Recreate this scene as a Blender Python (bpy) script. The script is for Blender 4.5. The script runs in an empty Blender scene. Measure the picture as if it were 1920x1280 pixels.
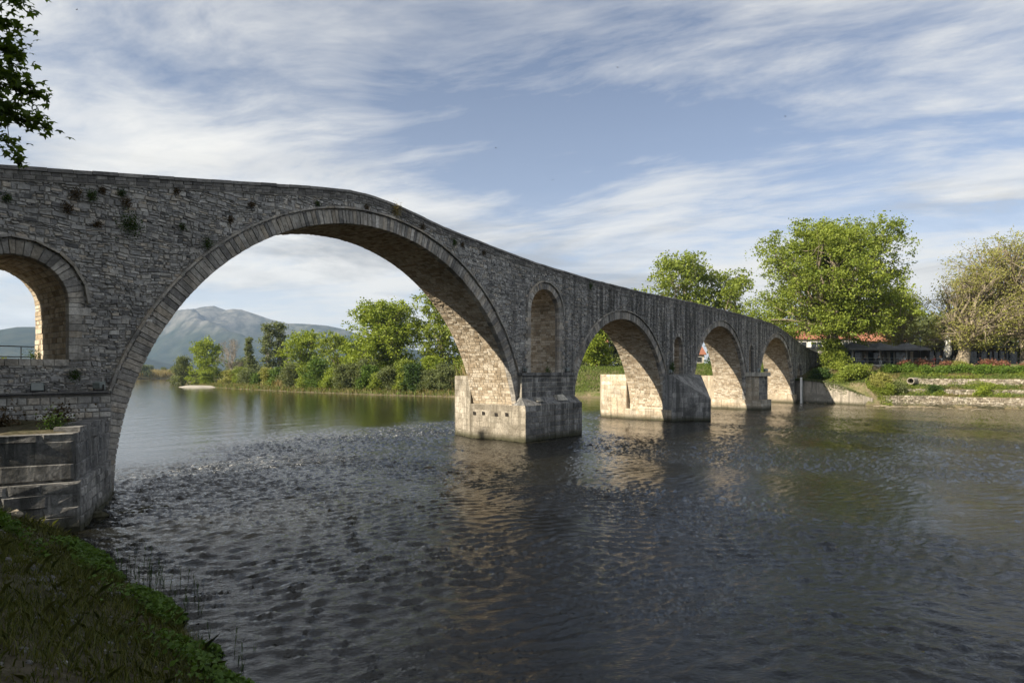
import bpy, math, random
import numpy as np
from mathutils import Vector, Matrix
from mathutils.geometry import tessellate_polygon

S = bpy.context.scene
COL = S.collection
R = math.radians

# ------------------------------------------------------------------ camera
CAM = (-8.41, -24.87, 4.4)
PHI = R(38.78)                                   # view direction, measured from the bridge axis (+X)
cd = bpy.data.cameras.new('camera')
cam = bpy.data.objects.new('camera', cd)
COL.objects.link(cam)
cam.location = CAM
cam.rotation_euler = (R(90), 0, PHI - R(90))
cd.sensor_width = 36.0
cd.lens = 36.0 * 1170 / 1920
cd.shift_y = 0.0302                              # verticals stay vertical, as in the photograph
cd.clip_start = 0.1
cd.clip_end = 20000
S.camera = cam

# ------------------------------------------------------------------ sun and sky
SUN = Vector((-0.807, 0.27, 0.525)).normalized()
SUN_EL = math.asin(SUN.z)
SUN_ROT = math.atan2(SUN.x, SUN.y)
ld = bpy.data.lights.new('sun', 'SUN')
ld.energy = 5.0
ld.angle = R(0.5)
ld.color = (1.0, 0.89, 0.72)
lo = bpy.data.objects.new('sun', ld)
COL.objects.link(lo)
lo.rotation_euler = (-SUN).to_track_quat('-Z', 'Y').to_euler()
lo.location = (-40, 40, 60)

def N(nt, kind, ins=None, **props):
    n = nt.nodes.new('ShaderNode' + kind)
    for k, v in props.items():
        setattr(n, k, v)
    for k, v in (ins or {}).items():
        s = n.inputs[k]
        if hasattr(v, 'is_output') or isinstance(v, bpy.types.NodeSocket):
            nt.links.new(v, s)
        else:
            s.default_value = v
    return n

def MATH(nt, op, a, b=0.0, c=None, clamp=False):
    n = nt.nodes.new('ShaderNodeMath'); n.operation = op; n.use_clamp = clamp
    for i, v in enumerate((a, b, c)):
        if v is None: continue
        if isinstance(v, bpy.types.NodeSocket): nt.links.new(v, n.inputs[i])
        else: n.inputs[i].default_value = v
    return n.outputs[0]

def RAMP(nt, fac, stops, interp='LINEAR'):
    n = nt.nodes.new('ShaderNodeValToRGB')
    n.color_ramp.interpolation = interp
    el = n.color_ramp.elements
    while len(el) < len(stops): el.new(0.5)
    for e, (p, c) in zip(el, stops):
        e.position = p
        if not hasattr(c, '__len__'): c = (c, c, c)
        e.color = (c[0], c[1], c[2], 1)
    nt.links.new(fac, n.inputs[0])
    return n.outputs[0]

def MIX(nt, fac, a, b, mode='MIX'):
    n = nt.nodes.new('ShaderNodeMix'); n.data_type = 'RGBA'; n.blend_type = mode
    for i, v in ((0, fac), (6, a), (7, b)):
        if isinstance(v, bpy.types.NodeSocket): nt.links.new(v, n.inputs[i])
        elif i == 0: n.inputs[0].default_value = v
        else: n.inputs[i].default_value = (v[0], v[1], v[2], 1)
    return n.outputs[2]

def NOISE(nt, vec, scale, detail=4, rough=0.55, dist=0.0):
    n = nt.nodes.new('ShaderNodeTexNoise')
    if vec is not None: nt.links.new(vec, n.inputs['Vector'])
    n.inputs['Scale'].default_value = scale
    n.inputs['Detail'].default_value = detail
    n.inputs['Roughness'].default_value = rough
    n.inputs['Distortion'].default_value = dist
    return n.outputs['Fac']

def MAPV(nt, vec, scale=(1, 1, 1), rot=(0, 0, 0), loc=(0, 0, 0)):
    n = nt.nodes.new('ShaderNodeMapping')
    nt.links.new(vec, n.inputs[0])
    n.inputs['Scale'].default_value = scale
    n.inputs['Rotation'].default_value = rot
    n.inputs['Location'].default_value = loc
    return n.outputs[0]

W = bpy.data.worlds.new('World')
S.world = W
W.use_nodes = True
nt = W.node_tree
nt.nodes.clear()
sky = N(nt, 'TexSky', sky_type='NISHITA', sun_disc=False, sun_elevation=SUN_EL, sun_rotation=SUN_ROT,
        altitude=100, air_density=0.65, dust_density=0.15, ozone_density=1.0)
tc = N(nt, 'TexCoord')
sep = N(nt, 'SeparateXYZ', {0: tc.outputs['Generated']})
dz = MATH(nt, 'MAXIMUM', sep.outputs[2], 0.0)
zc = MATH(nt, 'ADD', dz, 0.10)
px = MATH(nt, 'DIVIDE', sep.outputs[0], zc)
py = MATH(nt, 'DIVIDE', sep.outputs[1], zc)
pv = N(nt, 'CombineXYZ', {0: px, 1: py, 2: 0.0}).outputs[0]
# high cirrus: soft veils with streaks drawn out along one wind direction
wv = MAPV(nt, pv, rot=(0, 0, R(-104)))
wrp = N(nt, 'TexNoise', {'Vector': MAPV(nt, pv, loc=(2, 7, 0)), 'Scale': 0.38, 'Detail': 4.0})
wv = N(nt, 'VectorMath', {0: wv, 1: N(nt, 'VectorMath', {0: wrp.outputs['Color'], 1: (1.15, 1.15, 0)}, operation='MULTIPLY').outputs[0]}, operation='ADD').outputs[0]
wv = MAPV(nt, wv, scale=(0.46, 1.0, 1), loc=(6.1, 13.6, 0))
n1 = NOISE(nt, wv, 1.7, 9, 0.66, 0.25)
n2 = NOISE(nt, MAPV(nt, pv, loc=(12.1, 2.2, 0)), 0.50, 4, 0.55, 0.5)
low = MATH(nt, 'SUBTRACT', 1.0, MATH(nt, 'MULTIPLY', dz, 2.4), clamp=True)
cov = MATH(nt, 'ADD', n1, MATH(nt, 'MULTIPLY', MATH(nt, 'SUBTRACT', n2, 0.5), 0.62))
cov = MATH(nt, 'ADD', cov, MATH(nt, 'MULTIPLY', MATH(nt, 'POWER', low, 2.0), 0.37))
cir = RAMP(nt, cov, [(0.35, 0.0), (0.47, 0.32), (0.59, 0.70), (0.74, 1.0)])
# low grey stratus banks, flattened along the horizon
sv = N(nt, 'CombineXYZ', {0: sep.outputs[0], 1: sep.outputs[1], 2: MATH(nt, 'MULTIPLY', dz, 6.0)}).outputs[0]
n3 = NOISE(nt, MAPV(nt, sv, loc=(1.3, 0.4, 2.2)), 2.4, 6, 0.60, 0.4)
band = RAMP(nt, dz, [(0.0, 0.25), (0.06, 0.8), (0.20, 1.0), (0.34, 0.0)])
grey = MATH(nt, 'MULTIPLY', RAMP(nt, n3, [(0.46, 0.0), (0.62, 1.0)]), band)
ccol = MIX(nt, MATH(nt, 'MULTIPLY', grey, 0.9), (6.8, 6.65, 6.3), (3.2, 3.25, 3.35))
haz = RAMP(nt, dz, [(0.0, 0.85), (0.10, 0.62), (0.28, 0.20), (0.6, 0.0)])
fac = MATH(nt, 'MAXIMUM', MATH(nt, 'MAXIMUM', cir, haz), MATH(nt, 'MULTIPLY', grey, 0.85))
skc = MIX(nt, fac, sky.outputs[0], ccol)
bg = N(nt, 'Background', {'Color': skc, 'Strength': 0.07})
out = N(nt, 'OutputWorld', {'Surface': bg.outputs[0]})

S.view_settings.view_transform = 'Standard'
S.view_settings.look = 'None'
S.view_settings.gamma = 1.0
S.view_settings.exposure = 1.05
S.view_settings.use_curve_mapping = False
S.cycles.max_bounces = 5
S.cycles.diffuse_bounces = 3
S.cycles.glossy_bounces = 3
S.cycles.transmission_bounces = 3
S.cycles.transparent_max_bounces = 6
S.cycles.volume_bounces = 0
S.cycles.caustics_reflective = False
S.cycles.caustics_refractive = False

# ------------------------------------------------------------------ helpers
rng = np.random.default_rng(7)
rnd = random.Random(11)

class MB:
    """collects faces for ONE mesh object, with a 'tint' value for every vertex"""
    def __init__(self):
        self.v = []; self.f = []; self.t = []; self.m = []
    def quadbox(self, P, tint=0.5, mi=0):
        """8 points: 4 of one end ring, 4 of the other"""
        b = len(self.v); self.v += [tuple(p) for p in P]; self.t += [tint] * 8
        for q in ((3, 2, 1, 0), (4, 5, 6, 7), (0, 1, 5, 4), (1, 2, 6, 5), (2, 3, 7, 6), (3, 0, 4, 7)):
            self.f.append(tuple(b + i for i in q)); self.m.append(mi)
    def box(self, x0, x1, y0, y1, z0, z1, tint=0.5, mi=0):
        self.quadbox([(x0, y0, z0), (x1, y0, z0), (x1, y1, z0), (x0, y1, z0),
                      (x0, y0, z1), (x1, y0, z1), (x1, y1, z1), (x0, y1, z1)], tint, mi)
    def poly(self, P, tint=0.5, mi=0):
        b = len(self.v); self.v += [tuple(p) for p in P]; self.t += [tint] * len(P)
        self.f.append(tuple(range(b, b + len(P)))); self.m.append(mi)
    def stone(self, Q, n, proud, inset=0.016, back=0.05, tint=0.5, rough=0.0, mi=0):
        """a stone on the quad Q (4 points, counter-clockwise seen from outside), standing out along n"""
        Q = [Vector(q) for q in Q]; n = Vector(n)
        c = sum(Q, Vector()) / 4
        b = len(self.v)
        base = [q - n * back for q in Q]
        mid = [q + n * (proud * 0.55) for q in Q]
        top = []
        for q in Q:
            d = (c - q); L = d.length or 1
            top.append(q + d / L * min(inset * 1.5, L * 0.4) + n * (proud + rnd.uniform(-rough, rough)))
        for P in (base, mid, top): self.v += [tuple(p) for p in P]
        self.t += [tint] * 12
        for lev in (0, 4):
            for i in range(4):
                j = (i + 1) % 4
                self.f.append((b + lev + i, b + lev + j, b + lev + 4 + j, b + lev + 4 + i)); self.m.append(mi)
        self.f.append((b + 8, b + 9, b + 10, b + 11)); self.m.append(mi)
    def tube(self, pts, rad, n=6, tint=0.5, cap=True, mi=0):
        pts = [Vector(p) for p in pts]
        if not hasattr(rad, '__len__'): rad = [rad] * len(pts)
        b = len(self.v)
        up = None
        for i, p in enumerate(pts):
            d = (pts[min(i + 1, len(pts) - 1)] - pts[max(i - 1, 0)])
            d = d.normalized() if d.length > 1e-9 else Vector((0, 0, 1))
            if up is None:
                up = Vector((0, 0, 1)) if abs(d.z) < 0.9 else Vector((1, 0, 0))
            a = d.cross(up).normalized(); e = a.cross(d).normalized(); up = e
            for k in range(n):
                w = 2 * math.pi * k / n
                self.v.append(tuple(p + (a * math.cos(w) + e * math.sin(w)) * rad[i])); self.t.append(tint)
        for i in range(len(pts) - 1):
            for k in range(n):
                k2 = (k + 1) % n
                self.f.append((b + i * n + k, b + (i + 1) * n + k, b + (i + 1) * n + k2, b + i * n + k2)); self.m.append(mi)
        if cap:
            self.f.append(tuple(b + k for k in range(n))); self.m.append(mi)
            self.f.append(tuple(b + (len(pts) - 1) * n + k for k in reversed(range(n)))); self.m.append(mi)
    def lathe(self, prof, c=(0, 0, 0), n=16, tint=0.5, mi=0):
        b = len(self.v)
        for r, z in prof:
            for k in range(n):
                w = 2 * math.pi * k / n
                self.v.append((c[0] + r * math.cos(w), c[1] + r * math.sin(w), c[2] + z)); self.t.append(tint)
        for i in range(len(prof) - 1):
            for k in range(n):
                k2 = (k + 1) % n
                self.f.append((b + i * n + k, b + i * n + k2, b + (i + 1) * n + k2, b + (i + 1) * n + k)); self.m.append(mi)
        self.f.append(tuple(b + k for k in reversed(range(n)))); self.m.append(mi)
        self.f.append(tuple(b + (len(prof) - 1) * n + k for k in range(n))); self.m.append(mi)
    def prism(self, poly, z0, z1, tint=0.5, mi=0):
        """vertical prism over a 2D polygon (counter-clockwise); z1 may be a list, one height per corner"""
        n = len(poly); b = len(self.v)
        zt = z1 if hasattr(z1, '__len__') else [z1] * n
        for (x, y) in poly: self.v.append((x, y, z0)); self.t.append(tint)
        for (x, y), z in zip(poly, zt): self.v.append((x, y, z)); self.t.append(tint)
        for i in range(n):
            j = (i + 1) % n
            self.f.append((b + i, b + j, b + n + j, b + n + i)); self.m.append(mi)
        self.f.append(tuple(b + i for i in reversed(range(n)))); self.m.append(mi)
        self.f.append(tuple(b + n + i for i in range(n))); self.m.append(mi)
    def build(self, name, mats, parent=None, loc=(0, 0, 0), smooth=False):
        if not isinstance(mats, (list, tuple)): mats = [mats]
        V = np.array(self.v, dtype=np.float32) - np.array(loc, dtype=np.float32)
        return raw_mesh(name, V, self.f, mats, np.array(self.t, dtype=np.float32), parent, loc, smooth, self.m)

def raw_mesh(name, V, F, mats, tint=None, parent=None, loc=(0, 0, 0), smooth=False, mi=None):
    me = bpy.data.meshes.new(name)
    V = np.ascontiguousarray(V, dtype=np.float32)
    if isinstance(F, np.ndarray):
        nl = F.size; k = F.shape[1]
        me.vertices.add(len(V)); me.vertices.foreach_set('co', V.ravel())
        me.loops.add(nl); me.loops.foreach_set('vertex_index', F.astype(np.int32).ravel())
        me.polygons.add(len(F))
        me.polygons.foreach_set('loop_start', np.arange(0, nl, k, dtype=np.int32))
        me.polygons.foreach_set('loop_total', np.full(len(F), k, dtype=np.int32))
        me.update(calc_edges=True)
    else:
        me.from_pydata([tuple(map(float, p)) for p in V], [], F)
    if tint is not None:
        a = me.attributes.new('tint', 'FLOAT', 'POINT'); a.data.foreach_set('value', tint.astype(np.float32))
    for m in (mats if isinstance(mats, (list, tuple)) else [mats]): me.materials.append(m)
    if mi is not None and any(mi): me.polygons.foreach_set('material_index', np.array(mi, dtype=np.int32))
    if smooth: me.polygons.foreach_set('use_smooth', np.ones(len(me.polygons), dtype=bool))
    o = bpy.data.objects.new(name, me); COL.objects.link(o)
    if parent is not None: o.parent = parent
    else: o.location = loc
    return o

def tag(o, label=None, cat=None, group=None, kind=None):
    if label: o['label'] = label
    if cat: o['category'] = cat
    if group: o['group'] = group
    if kind: o['kind'] = kind
    return o

def thing(name, label, cat, loc=(0, 0, 0), rz=0.0, group=None):
    o = bpy.data.objects.new(name, None); COL.objects.link(o)
    o.empty_display_size = 0.3
    o.location = loc; o.rotation_euler = (0, 0, rz)
    return tag(o, label, cat, group)

def copy_tree(o, parent=None):
    c = o.copy(); COL.objects.link(c); c.parent = parent
    for ch in list(o.children): copy_tree(ch, c)
    return c

def fbm(x, y, seed=0, oct=4, base=1.0):
    """cheap smooth noise in about -1..1: sums of rotated sines, numpy-friendly"""
    r = np.random.default_rng(seed); s = np.zeros_like(x, dtype=float); a = 1.0; f = base; tot = 0
    for o in range(oct):
        for k in range(4):
            w = r.uniform(0, 2 * math.pi); p = r.uniform(0, 6.28); ff = f * r.uniform(0.7, 1.4)
            s += a * 0.5 * np.sin((x * math.cos(w) + y * math.sin(w)) * ff + p + 1.3 * np.sin((x * math.sin(w) - y * math.cos(w)) * ff * 0.6 + p * 2))
        tot += a; a *= 0.5; f *= 2.0
    return s / tot

# ------------------------------------------------------------------ materials
def new_mat(name):
    m = bpy.data.materials.new(name); m.use_nodes = True
    t = m.node_tree; b = t.nodes['Principled BSDF']
    return m, t, b

def plain(name, col, rough=0.7, metal=0.0, var=0.12, scale=6.0, bump=0.0):
    m, t, b = new_mat(name)
    g = N(t, 'TexCoord').outputs['Object']
    n = NOISE(t, g, scale, 4, 0.6)
    lo_ = tuple(c * (1 - var) for c in col); hi = tuple(min(1, c * (1 + var)) for c in col)
    t.links.new(RAMP(t, n, [(0.3, lo_), (0.7, hi)]), b.inputs['Base Color'])
    b.inputs['Roughness'].default_value = rough; b.inputs['Metallic'].default_value = metal
    if bump:
        bn = N(t, 'Bump', {'Strength': bump, 'Distance': 0.02, 'Height': NOISE(t, g, scale * 4, 4, 0.6)})
        t.links.new(bn.outputs[0], b.inputs['Normal'])
    return m

def stone_mat(name, stops, crust=0.5, streak=0.5, right=0.0, pale=0.3, dark=(0.045, 0.045, 0.042), wet=True, bump=0.6):
    """weathered masonry: every stone its own tint, black lichen crust, run-off streaks, pale lime runs"""
    m, t, b = new_mat(name)
    pos = N(t, 'NewGeometry').outputs['Position']
    at = N(t, 'Attribute', attribute_name='tint').outputs['Fac']
    c = RAMP(t, at, stops)
    fine = NOISE(t, pos, 9.0, 6, 0.65)
    c = MIX(t, 1.0, c, RAMP(t, fine, [(0.25, 0.55), (0.5, 1.0), (0.75, 1.3)]), 'MULTIPLY')
    spk = NOISE(t, pos, 6.0, 5, 0.75, 0.8)
    c = MIX(t, MATH(t, 'MULTIPLY', RAMP(t, spk, [(0.56, 0.0), (0.68, 1.0)]), pale), c, (0.66, 0.64, 0.60))
    big = NOISE(t, pos, 0.55, 6, 0.62, 0.6)
    k1 = MATH(t, 'MULTIPLY', RAMP(t, big, [(0.46, 0.0), (0.62, 1.0)]), crust)
    sv = MAPV(t, pos, scale=(2.6, 2.6, 0.16))
    st = NOISE(t, sv, 1.0, 5, 0.6, 0.3)
    k2 = MATH(t, 'MULTIPLY', RAMP(t, st, [(0.47, 0.0), (0.60, 1.0)]), streak)
    if right:
        px_ = N(t, 'SeparateXYZ', {0: pos}).outputs[0]
        k2 = MATH(t, 'ADD', k2, MATH(t, 'MULTIPLY', RAMP(t, MATH(t, 'MULTIPLY', px_, 0.02), [(0.35, 0.0), (0.75, 1.0)]),
                                     MATH(t, 'MULTIPLY', RAMP(t, st, [(0.36, 0.0), (0.56, 1.0)]), right)), clamp=True)
    spot = NOISE(t, pos, 3.2, 5, 0.7, 0.5)
    k3 = MATH(t, 'MULTIPLY', RAMP(t, spot, [(0.52, 0.0), (0.64, 0.85)]), crust)
    k = MATH(t, 'MAXIMUM', MATH(t, 'MAXIMUM', k1, k2), k3)
    c = MIX(t, MATH(t, 'MULTIPLY', k, 0.82), c, dark)
    pl = NOISE(t, MAPV(t, pos, scale=(3.0, 3.0, 0.3), loc=(9, 4, 2)), 1.0, 5, 0.6, 0.2)
    c = MIX(t, MATH(t, 'MULTIPLY', RAMP(t, pl, [(0.60, 0.0), (0.70, 1.0)]), pale), c, (0.50, 0.48, 0.44))
    if wet:
        z = N(t, 'SeparateXYZ', {0: pos}).outputs[2]
        zz = MATH(t, 'ADD', z, MATH(t, 'MULTIPLY', MATH(t, 'SUBTRACT', big, 0.5), 0.5))
        c = MIX(t, RAMP(t, MATH(t, 'MULTIPLY', zz, 1.0), [(0.12, 0.9), (0.55, 0.0)]), c, (0.040, 0.040, 0.020))
    t.links.new(c, b.inputs['Base Color'])
    b.inputs['Roughness'].default_value = 0.92
    b.inputs['Specular IOR Level'].default_value = 0.2
    bn = N(t, 'Bump', {'Strength': bump, 'Distance': 0.03, 'Height': MATH(t, 'ADD', fine, MATH(t, 'MULTIPLY', spot, 1.2))})
    t.links.new(bn.outputs[0], b.inputs['Normal'])
    return m

GREYS = [(0.0, (0.13, 0.13, 0.13)), (0.22, (0.30, 0.297, 0.29)), (0.50, (0.46, 0.45, 0.43)), (0.68, (0.50, 0.475, 0.43)),
         (0.80, (0.53, 0.46, 0.37)), (0.90, (0.60, 0.58, 0.54)), (1.0, (0.70, 0.68, 0.64))]
WARM = [(0.0, (0.28, 0.22, 0.15)), (0.3, (0.42, 0.34, 0.24)), (0.6, (0.52, 0.44, 0.33)), (1.0, (0.62, 0.55, 0.44))]
PALE = [(0.0, (0.32, 0.29, 0.24)), (0.4, (0.44, 0.41, 0.35)), (0.7, (0.52, 0.48, 0.40)), (1.0, (0.60, 0.56, 0.49))]
M_FACE = stone_mat('rubble stone', GREYS, 0.46, 0.32, 0.85, 0.6)
M_RING = stone_mat('voussoir stone', [(0.0, (0.17, 0.165, 0.16)), (0.3, (0.36, 0.34, 0.31)), (0.6, (0.48, 0.45, 0.40)), (0.8, (0.46, 0.40, 0.32)), (1.0, (0.66, 0.63, 0.58))], 0.72, 0.5, 0.3, 0.45)
M_SOFF = stone_mat('soffit stone', WARM, 0.45, 0.25, 0.0, 0.15, dark=(0.10, 0.08, 0.055))
M_ASH = stone_mat('ashlar stone', PALE, 0.55, 0.55, 0.0, 0.35)
M_ASHD = stone_mat('dark stained block', [(0.0, (0.15, 0.15, 0.15)), (0.5, (0.26, 0.255, 0.245)), (1.0, (0.42, 0.41, 0.385))], 0.9, 0.85, 0.0, 0.40)
M_ASHW = stone_mat('pier side stone', WARM, 0.68, 0.65, 0.0, 0.2, dark=(0.10, 0.085, 0.06))
M_ASHG = stone_mat('stained pier side stone', [(0.0, (0.20, 0.175, 0.14)), (0.5, (0.32, 0.285, 0.23)), (1.0, (0.44, 0.40, 0.33))], 0.8, 0.75, 0.0, 0.25, dark=(0.08, 0.07, 0.05))
M_MORT = stone_mat('mortar', [(0.0, (0.26, 0.25, 0.23)), (1.0, (0.34, 0.32, 0.29))], 0.5, 0.4, 0.5, 0.2)
M_PAR = stone_mat('parapet stone', [(0.0, (0.13, 0.125, 0.12)), (0.6, (0.26, 0.25, 0.235)), (1.0, (0.38, 0.36, 0.33))], 0.6, 0.3, 0.4, 0.15)
M_CONC = stone_mat('river wall concrete', [(0.0, (0.30, 0.265, 0.21)), (1.0, (0.42, 0.375, 0.31))], 0.65, 0.8, 0.0, 0.2, dark=(0.10, 0.09, 0.07))
M_GAB = stone_mat('gabion stone', [(0.0, (0.12, 0.10, 0.075)), (0.5, (0.26, 0.225, 0.17)), (1.0, (0.42, 0.38, 0.31))], 0.45, 0.1, 0.0, 0.2)

def leaf_mat(name, c0, c1, trans=0.35, rough=0.55):
    m, t, b = new_mat(name)
    at = N(t, 'Attribute', attribute_name='tint').outputs['Fac']
    c = RAMP(t, at, [(0.0, c0), (1.0, c1)])
    t.links.new(c, b.inputs['Base Color']); b.inputs['Roughness'].default_value = rough
    b.inputs['Specular IOR Level'].default_value = 0.25
    tr = N(t, 'BsdfTranslucent', {'Color': MIX(t, 1.0, c, (1.25, 1.2, 0.6), 'MULTIPLY')})
    mx = N(t, 'MixShader', {0: trans, 1: b.outputs[0], 2: tr.outputs[0]})
    t.links.new(mx.outputs[0], t.nodes['Material Output'].inputs['Surface'])
    return m

L_PLANE = leaf_mat('plane tree leaves', (0.11, 0.16, 0.02), (0.28, 0.33, 0.055))
L_BRIGHT = leaf_mat('bright spring leaves', (0.13, 0.19, 0.02), (0.31, 0.37, 0.05))
L_OLIVE = leaf_mat('grey green leaves', (0.09, 0.115, 0.045), (0.19, 0.22, 0.085))
L_DARK = leaf_mat('dark leaves', (0.03, 0.06, 0.015), (0.075, 0.13, 0.028))
L_OVER = leaf_mat('overhanging plane leaves', (0.05, 0.09, 0.015), (0.14, 0.21, 0.03), 0.5)
L_DRY = leaf_mat('young brownish leaves', (0.16, 0.175, 0.04), (0.36, 0.35, 0.10))
L_TAN = leaf_mat('dry reeds', (0.20, 0.16, 0.07), (0.36, 0.30, 0.15))
L_RED = leaf_mat('red flowers', (0.07, 0.08, 0.025), (0.30, 0.10, 0.08), 0.2)
L_HEDGE = leaf_mat('juniper needles', (0.05, 0.10, 0.012), (0.13, 0.20, 0.025), 0.2)
L_GRASS = leaf_mat('grass blades', (0.06, 0.10, 0.015), (0.17, 0.22, 0.045), 0.3)
L_BANK = leaf_mat('shade-darkened bank grass', (0.05, 0.07, 0.014), (0.16, 0.165, 0.045), 0.3)  # grass colour darkened, so part of the bank's shade is in it
L_WEED = leaf_mat('waterside weeds', (0.045, 0.10, 0.012), (0.12, 0.20, 0.028), 0.3)
L_GDRY = leaf_mat('dry grass blades', (0.10, 0.095, 0.03), (0.24, 0.20, 0.08), 0.3)
L_WALL = leaf_mat('wall tufts', (0.05, 0.035, 0.02), (0.14, 0.10, 0.05), 0.2)
L_TWIG = leaf_mat('bare twigs', (0.16, 0.13, 0.10), (0.30, 0.26, 0.21), 0.0, 0.9)
M_BARK = plain('bark', (0.12, 0.09, 0.065), 0.95, 0, 0.45, 2.5, 0.8)
M_PBARK = plain('plane tree bark', (0.24, 0.20, 0.14), 0.9, 0, 0.5, 1.8, 0.6)
M_GBARK = plain('pale bark', (0.30, 0.27, 0.23), 0.9, 0, 0.3, 2.0, 0.4)
M_IRON = plain('dark iron', (0.035, 0.035, 0.038), 0.5, 0.6, 0.2)
M_LAMP = plain('lamp housing', (0.22, 0.25, 0.24), 0.45, 0.2, 0.25)
M_LGLASS = plain('lamp glass', (0.35, 0.38, 0.37), 0.12, 0.0, 0.1)
M_CANVAS = plain('grey canvas', (0.12, 0.12, 0.125), 0.85, 0, 0.15, 1.5)
M_WHITE = plain('off white canvas', (0.72, 0.70, 0.66), 0.8, 0, 0.06, 3)
M_PLAST = plain('cream plaster', (0.58, 0.53, 0.45), 0.9, 0, 0.1, 0.6)
M_ROOF = plain('red roof tile', (0.28, 0.12, 0.075), 0.85, 0, 0.3, 5)
M_GLASS = plain('dark window glass', (0.03, 0.035, 0.04), 0.1, 0, 0.1)
M_WOOD = plain('dark wood', (0.06, 0.045, 0.035), 0.7, 0, 0.3, 5)
M_SLAB = plain('terrace slab', (0.42, 0.39, 0.34), 0.9, 0, 0.15, 2)
# ------------------------------------------------------------------ ground: one sheet, river bed and both banks
RB = [(96, -400), (92, -120), (90, -60), (88.2, -26), (87.2, -13), (85.7, -9.6), (86.9, -5), (88.4, -0.4), (88.6, 4.5), (87.5, 14),
      (85.2, 33), (78, 44), (72, 53), (69.5, 75), (70.3, 99), (76, 145), (88.5, 197), (115, 270), (150, 330), (210, 390), (320, 450), (600, 560)]
LB = [(600, 700), (300, 520), (150, 416), (100, 362), (70, 285), (50, 210), (32, 150), (17, 100), (6, 60), (-1.0, 20), (-1.0, 4.5), (-1.2, -0.5), (-2.6, -4.8), (-3.0, -9), (-3.15, -12.4), (-3.8, -16.5),
      (-4.6, -22), (-5.2, -30), (-8, -60), (-12, -120), (-16, -400)]
RIVER = RB + LB

def seg_dist(X, Y, line):
    best = np.full(X.shape, 1e9); yy = np.zeros(X.shape)
    for (ax, ay), (bx, by) in zip(line[:-1], line[1:]):
        dx, dy = bx - ax, by - ay
        t = np.clip(((X - ax) * dx + (Y - ay) * dy) / (dx * dx + dy * dy), 0, 1)
        d = np.hypot(X - ax - t * dx, Y - ay - t * dy)
        m = d < best
        best = np.where(m, d, best); yy = np.where(m, ay + t * dy, yy)
    return best, yy

def inside_poly(X, Y, poly):
    ins = np.zeros(X.shape, bool)
    n = len(poly)
    for i in range(n):
        x1, y1 = poly[i]; x2, y2 = poly[(i + 1) % n]
        c = ((y1 > Y) != (y2 > Y)) & (X < (x2 - x1) * (Y - y1) / ((y2 - y1) or 1e-9) + x1)
        ins ^= c
    return ins

def lerp_prof(d, xs, zs): return np.interp(d, xs, zs)

def height(X, Y):
    X = np.asarray(X, float); Y = np.asarray(Y, float)
    dr, yr = seg_dist(X, Y, RB); dl, yl = seg_dist(X, Y, LB)
    ins = inside_poly(X, Y, RIVER)
    right = dr < dl
    # right bank: terraces by the cafe, grass slope behind the bridge, low wooded bank farther up
    zt = lerp_prof(dr, [0, 0.35, 2.6, 3.1, 5.5, 6.1, 8, 10.5, 13, 15, 60, 3000], [-0.6, 1.25, 1.55, 2.15, 2.7, 3.5, 3.9, 4.3, 4.9, 5.5, 5.8, 8])
    za = lerp_prof(dr, [0, 0.5, 1.2, 4, 9, 14, 24, 60, 3000], [0.5, 2.2, 3.0, 3.9, 5.0, 5.5, 5.6, 5.8, 8])
    zg = lerp_prof(dr, [0, 0.5, 1.3, 4, 14, 24, 60, 3000], [-0.4, 0.5, 1.1, 1.9, 4.9, 5.8, 6.2, 8])
    zl = lerp_prof(dr, [0, 2.0, 6, 14, 40, 300, 3000], [-0.2, 0.35, 0.9, 1.6, 2.2, 3.0, 8])
    wa = np.clip((yr + 12.5) / 3, 0, 1); wg = np.clip((yr - 4) / 5, 0, 1); wl = np.clip((yr - 44) / 14, 0, 1)
    zr = zt * (1 - wa) + za * wa
    zr = zr * (1 - wg) + zg * wg
    zr = zr * (1 - wl) + zl * wl
    # left bank under the camera
    zL = lerp_prof(dl, [0, 0.7, 1.6, 2.6, 4.2, 6, 11, 30, 3000], [-0.15, 0.30, 0.75, 1.35, 2.15, 2.8, 3.7, 4.3, 8])
    zL = zL + np.clip(1 - dl / 12, 0, 1) * np.clip(dl / 0.6, 0, 1) * 0.10 * fbm(X, Y, 5, 3, 1.6)
    zLb = lerp_prof(dl, [0, 2, 8, 20, 200, 3000], [-0.1, 0.6, 2.2, 3.2, 3.5, 8])
    wb = np.clip((yl - 2) / 5, 0, 1)
    zL = zL * (1 - wb) + zLb * wb
    z = np.where(right, zr, zL)
    z = z + np.where(right, np.clip(dr / 3, 0, 1) * 0.10 * fbm(X, Y, 9, 3, 0.7), 0)
    bed = -0.25 - np.clip(np.minimum(dr, dl) * 0.25, 0, 1.6)
    return np.where(ins, bed, z)

def hz(x, y): return float(height(np.array([x]), np.array([y]))[0])

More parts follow.
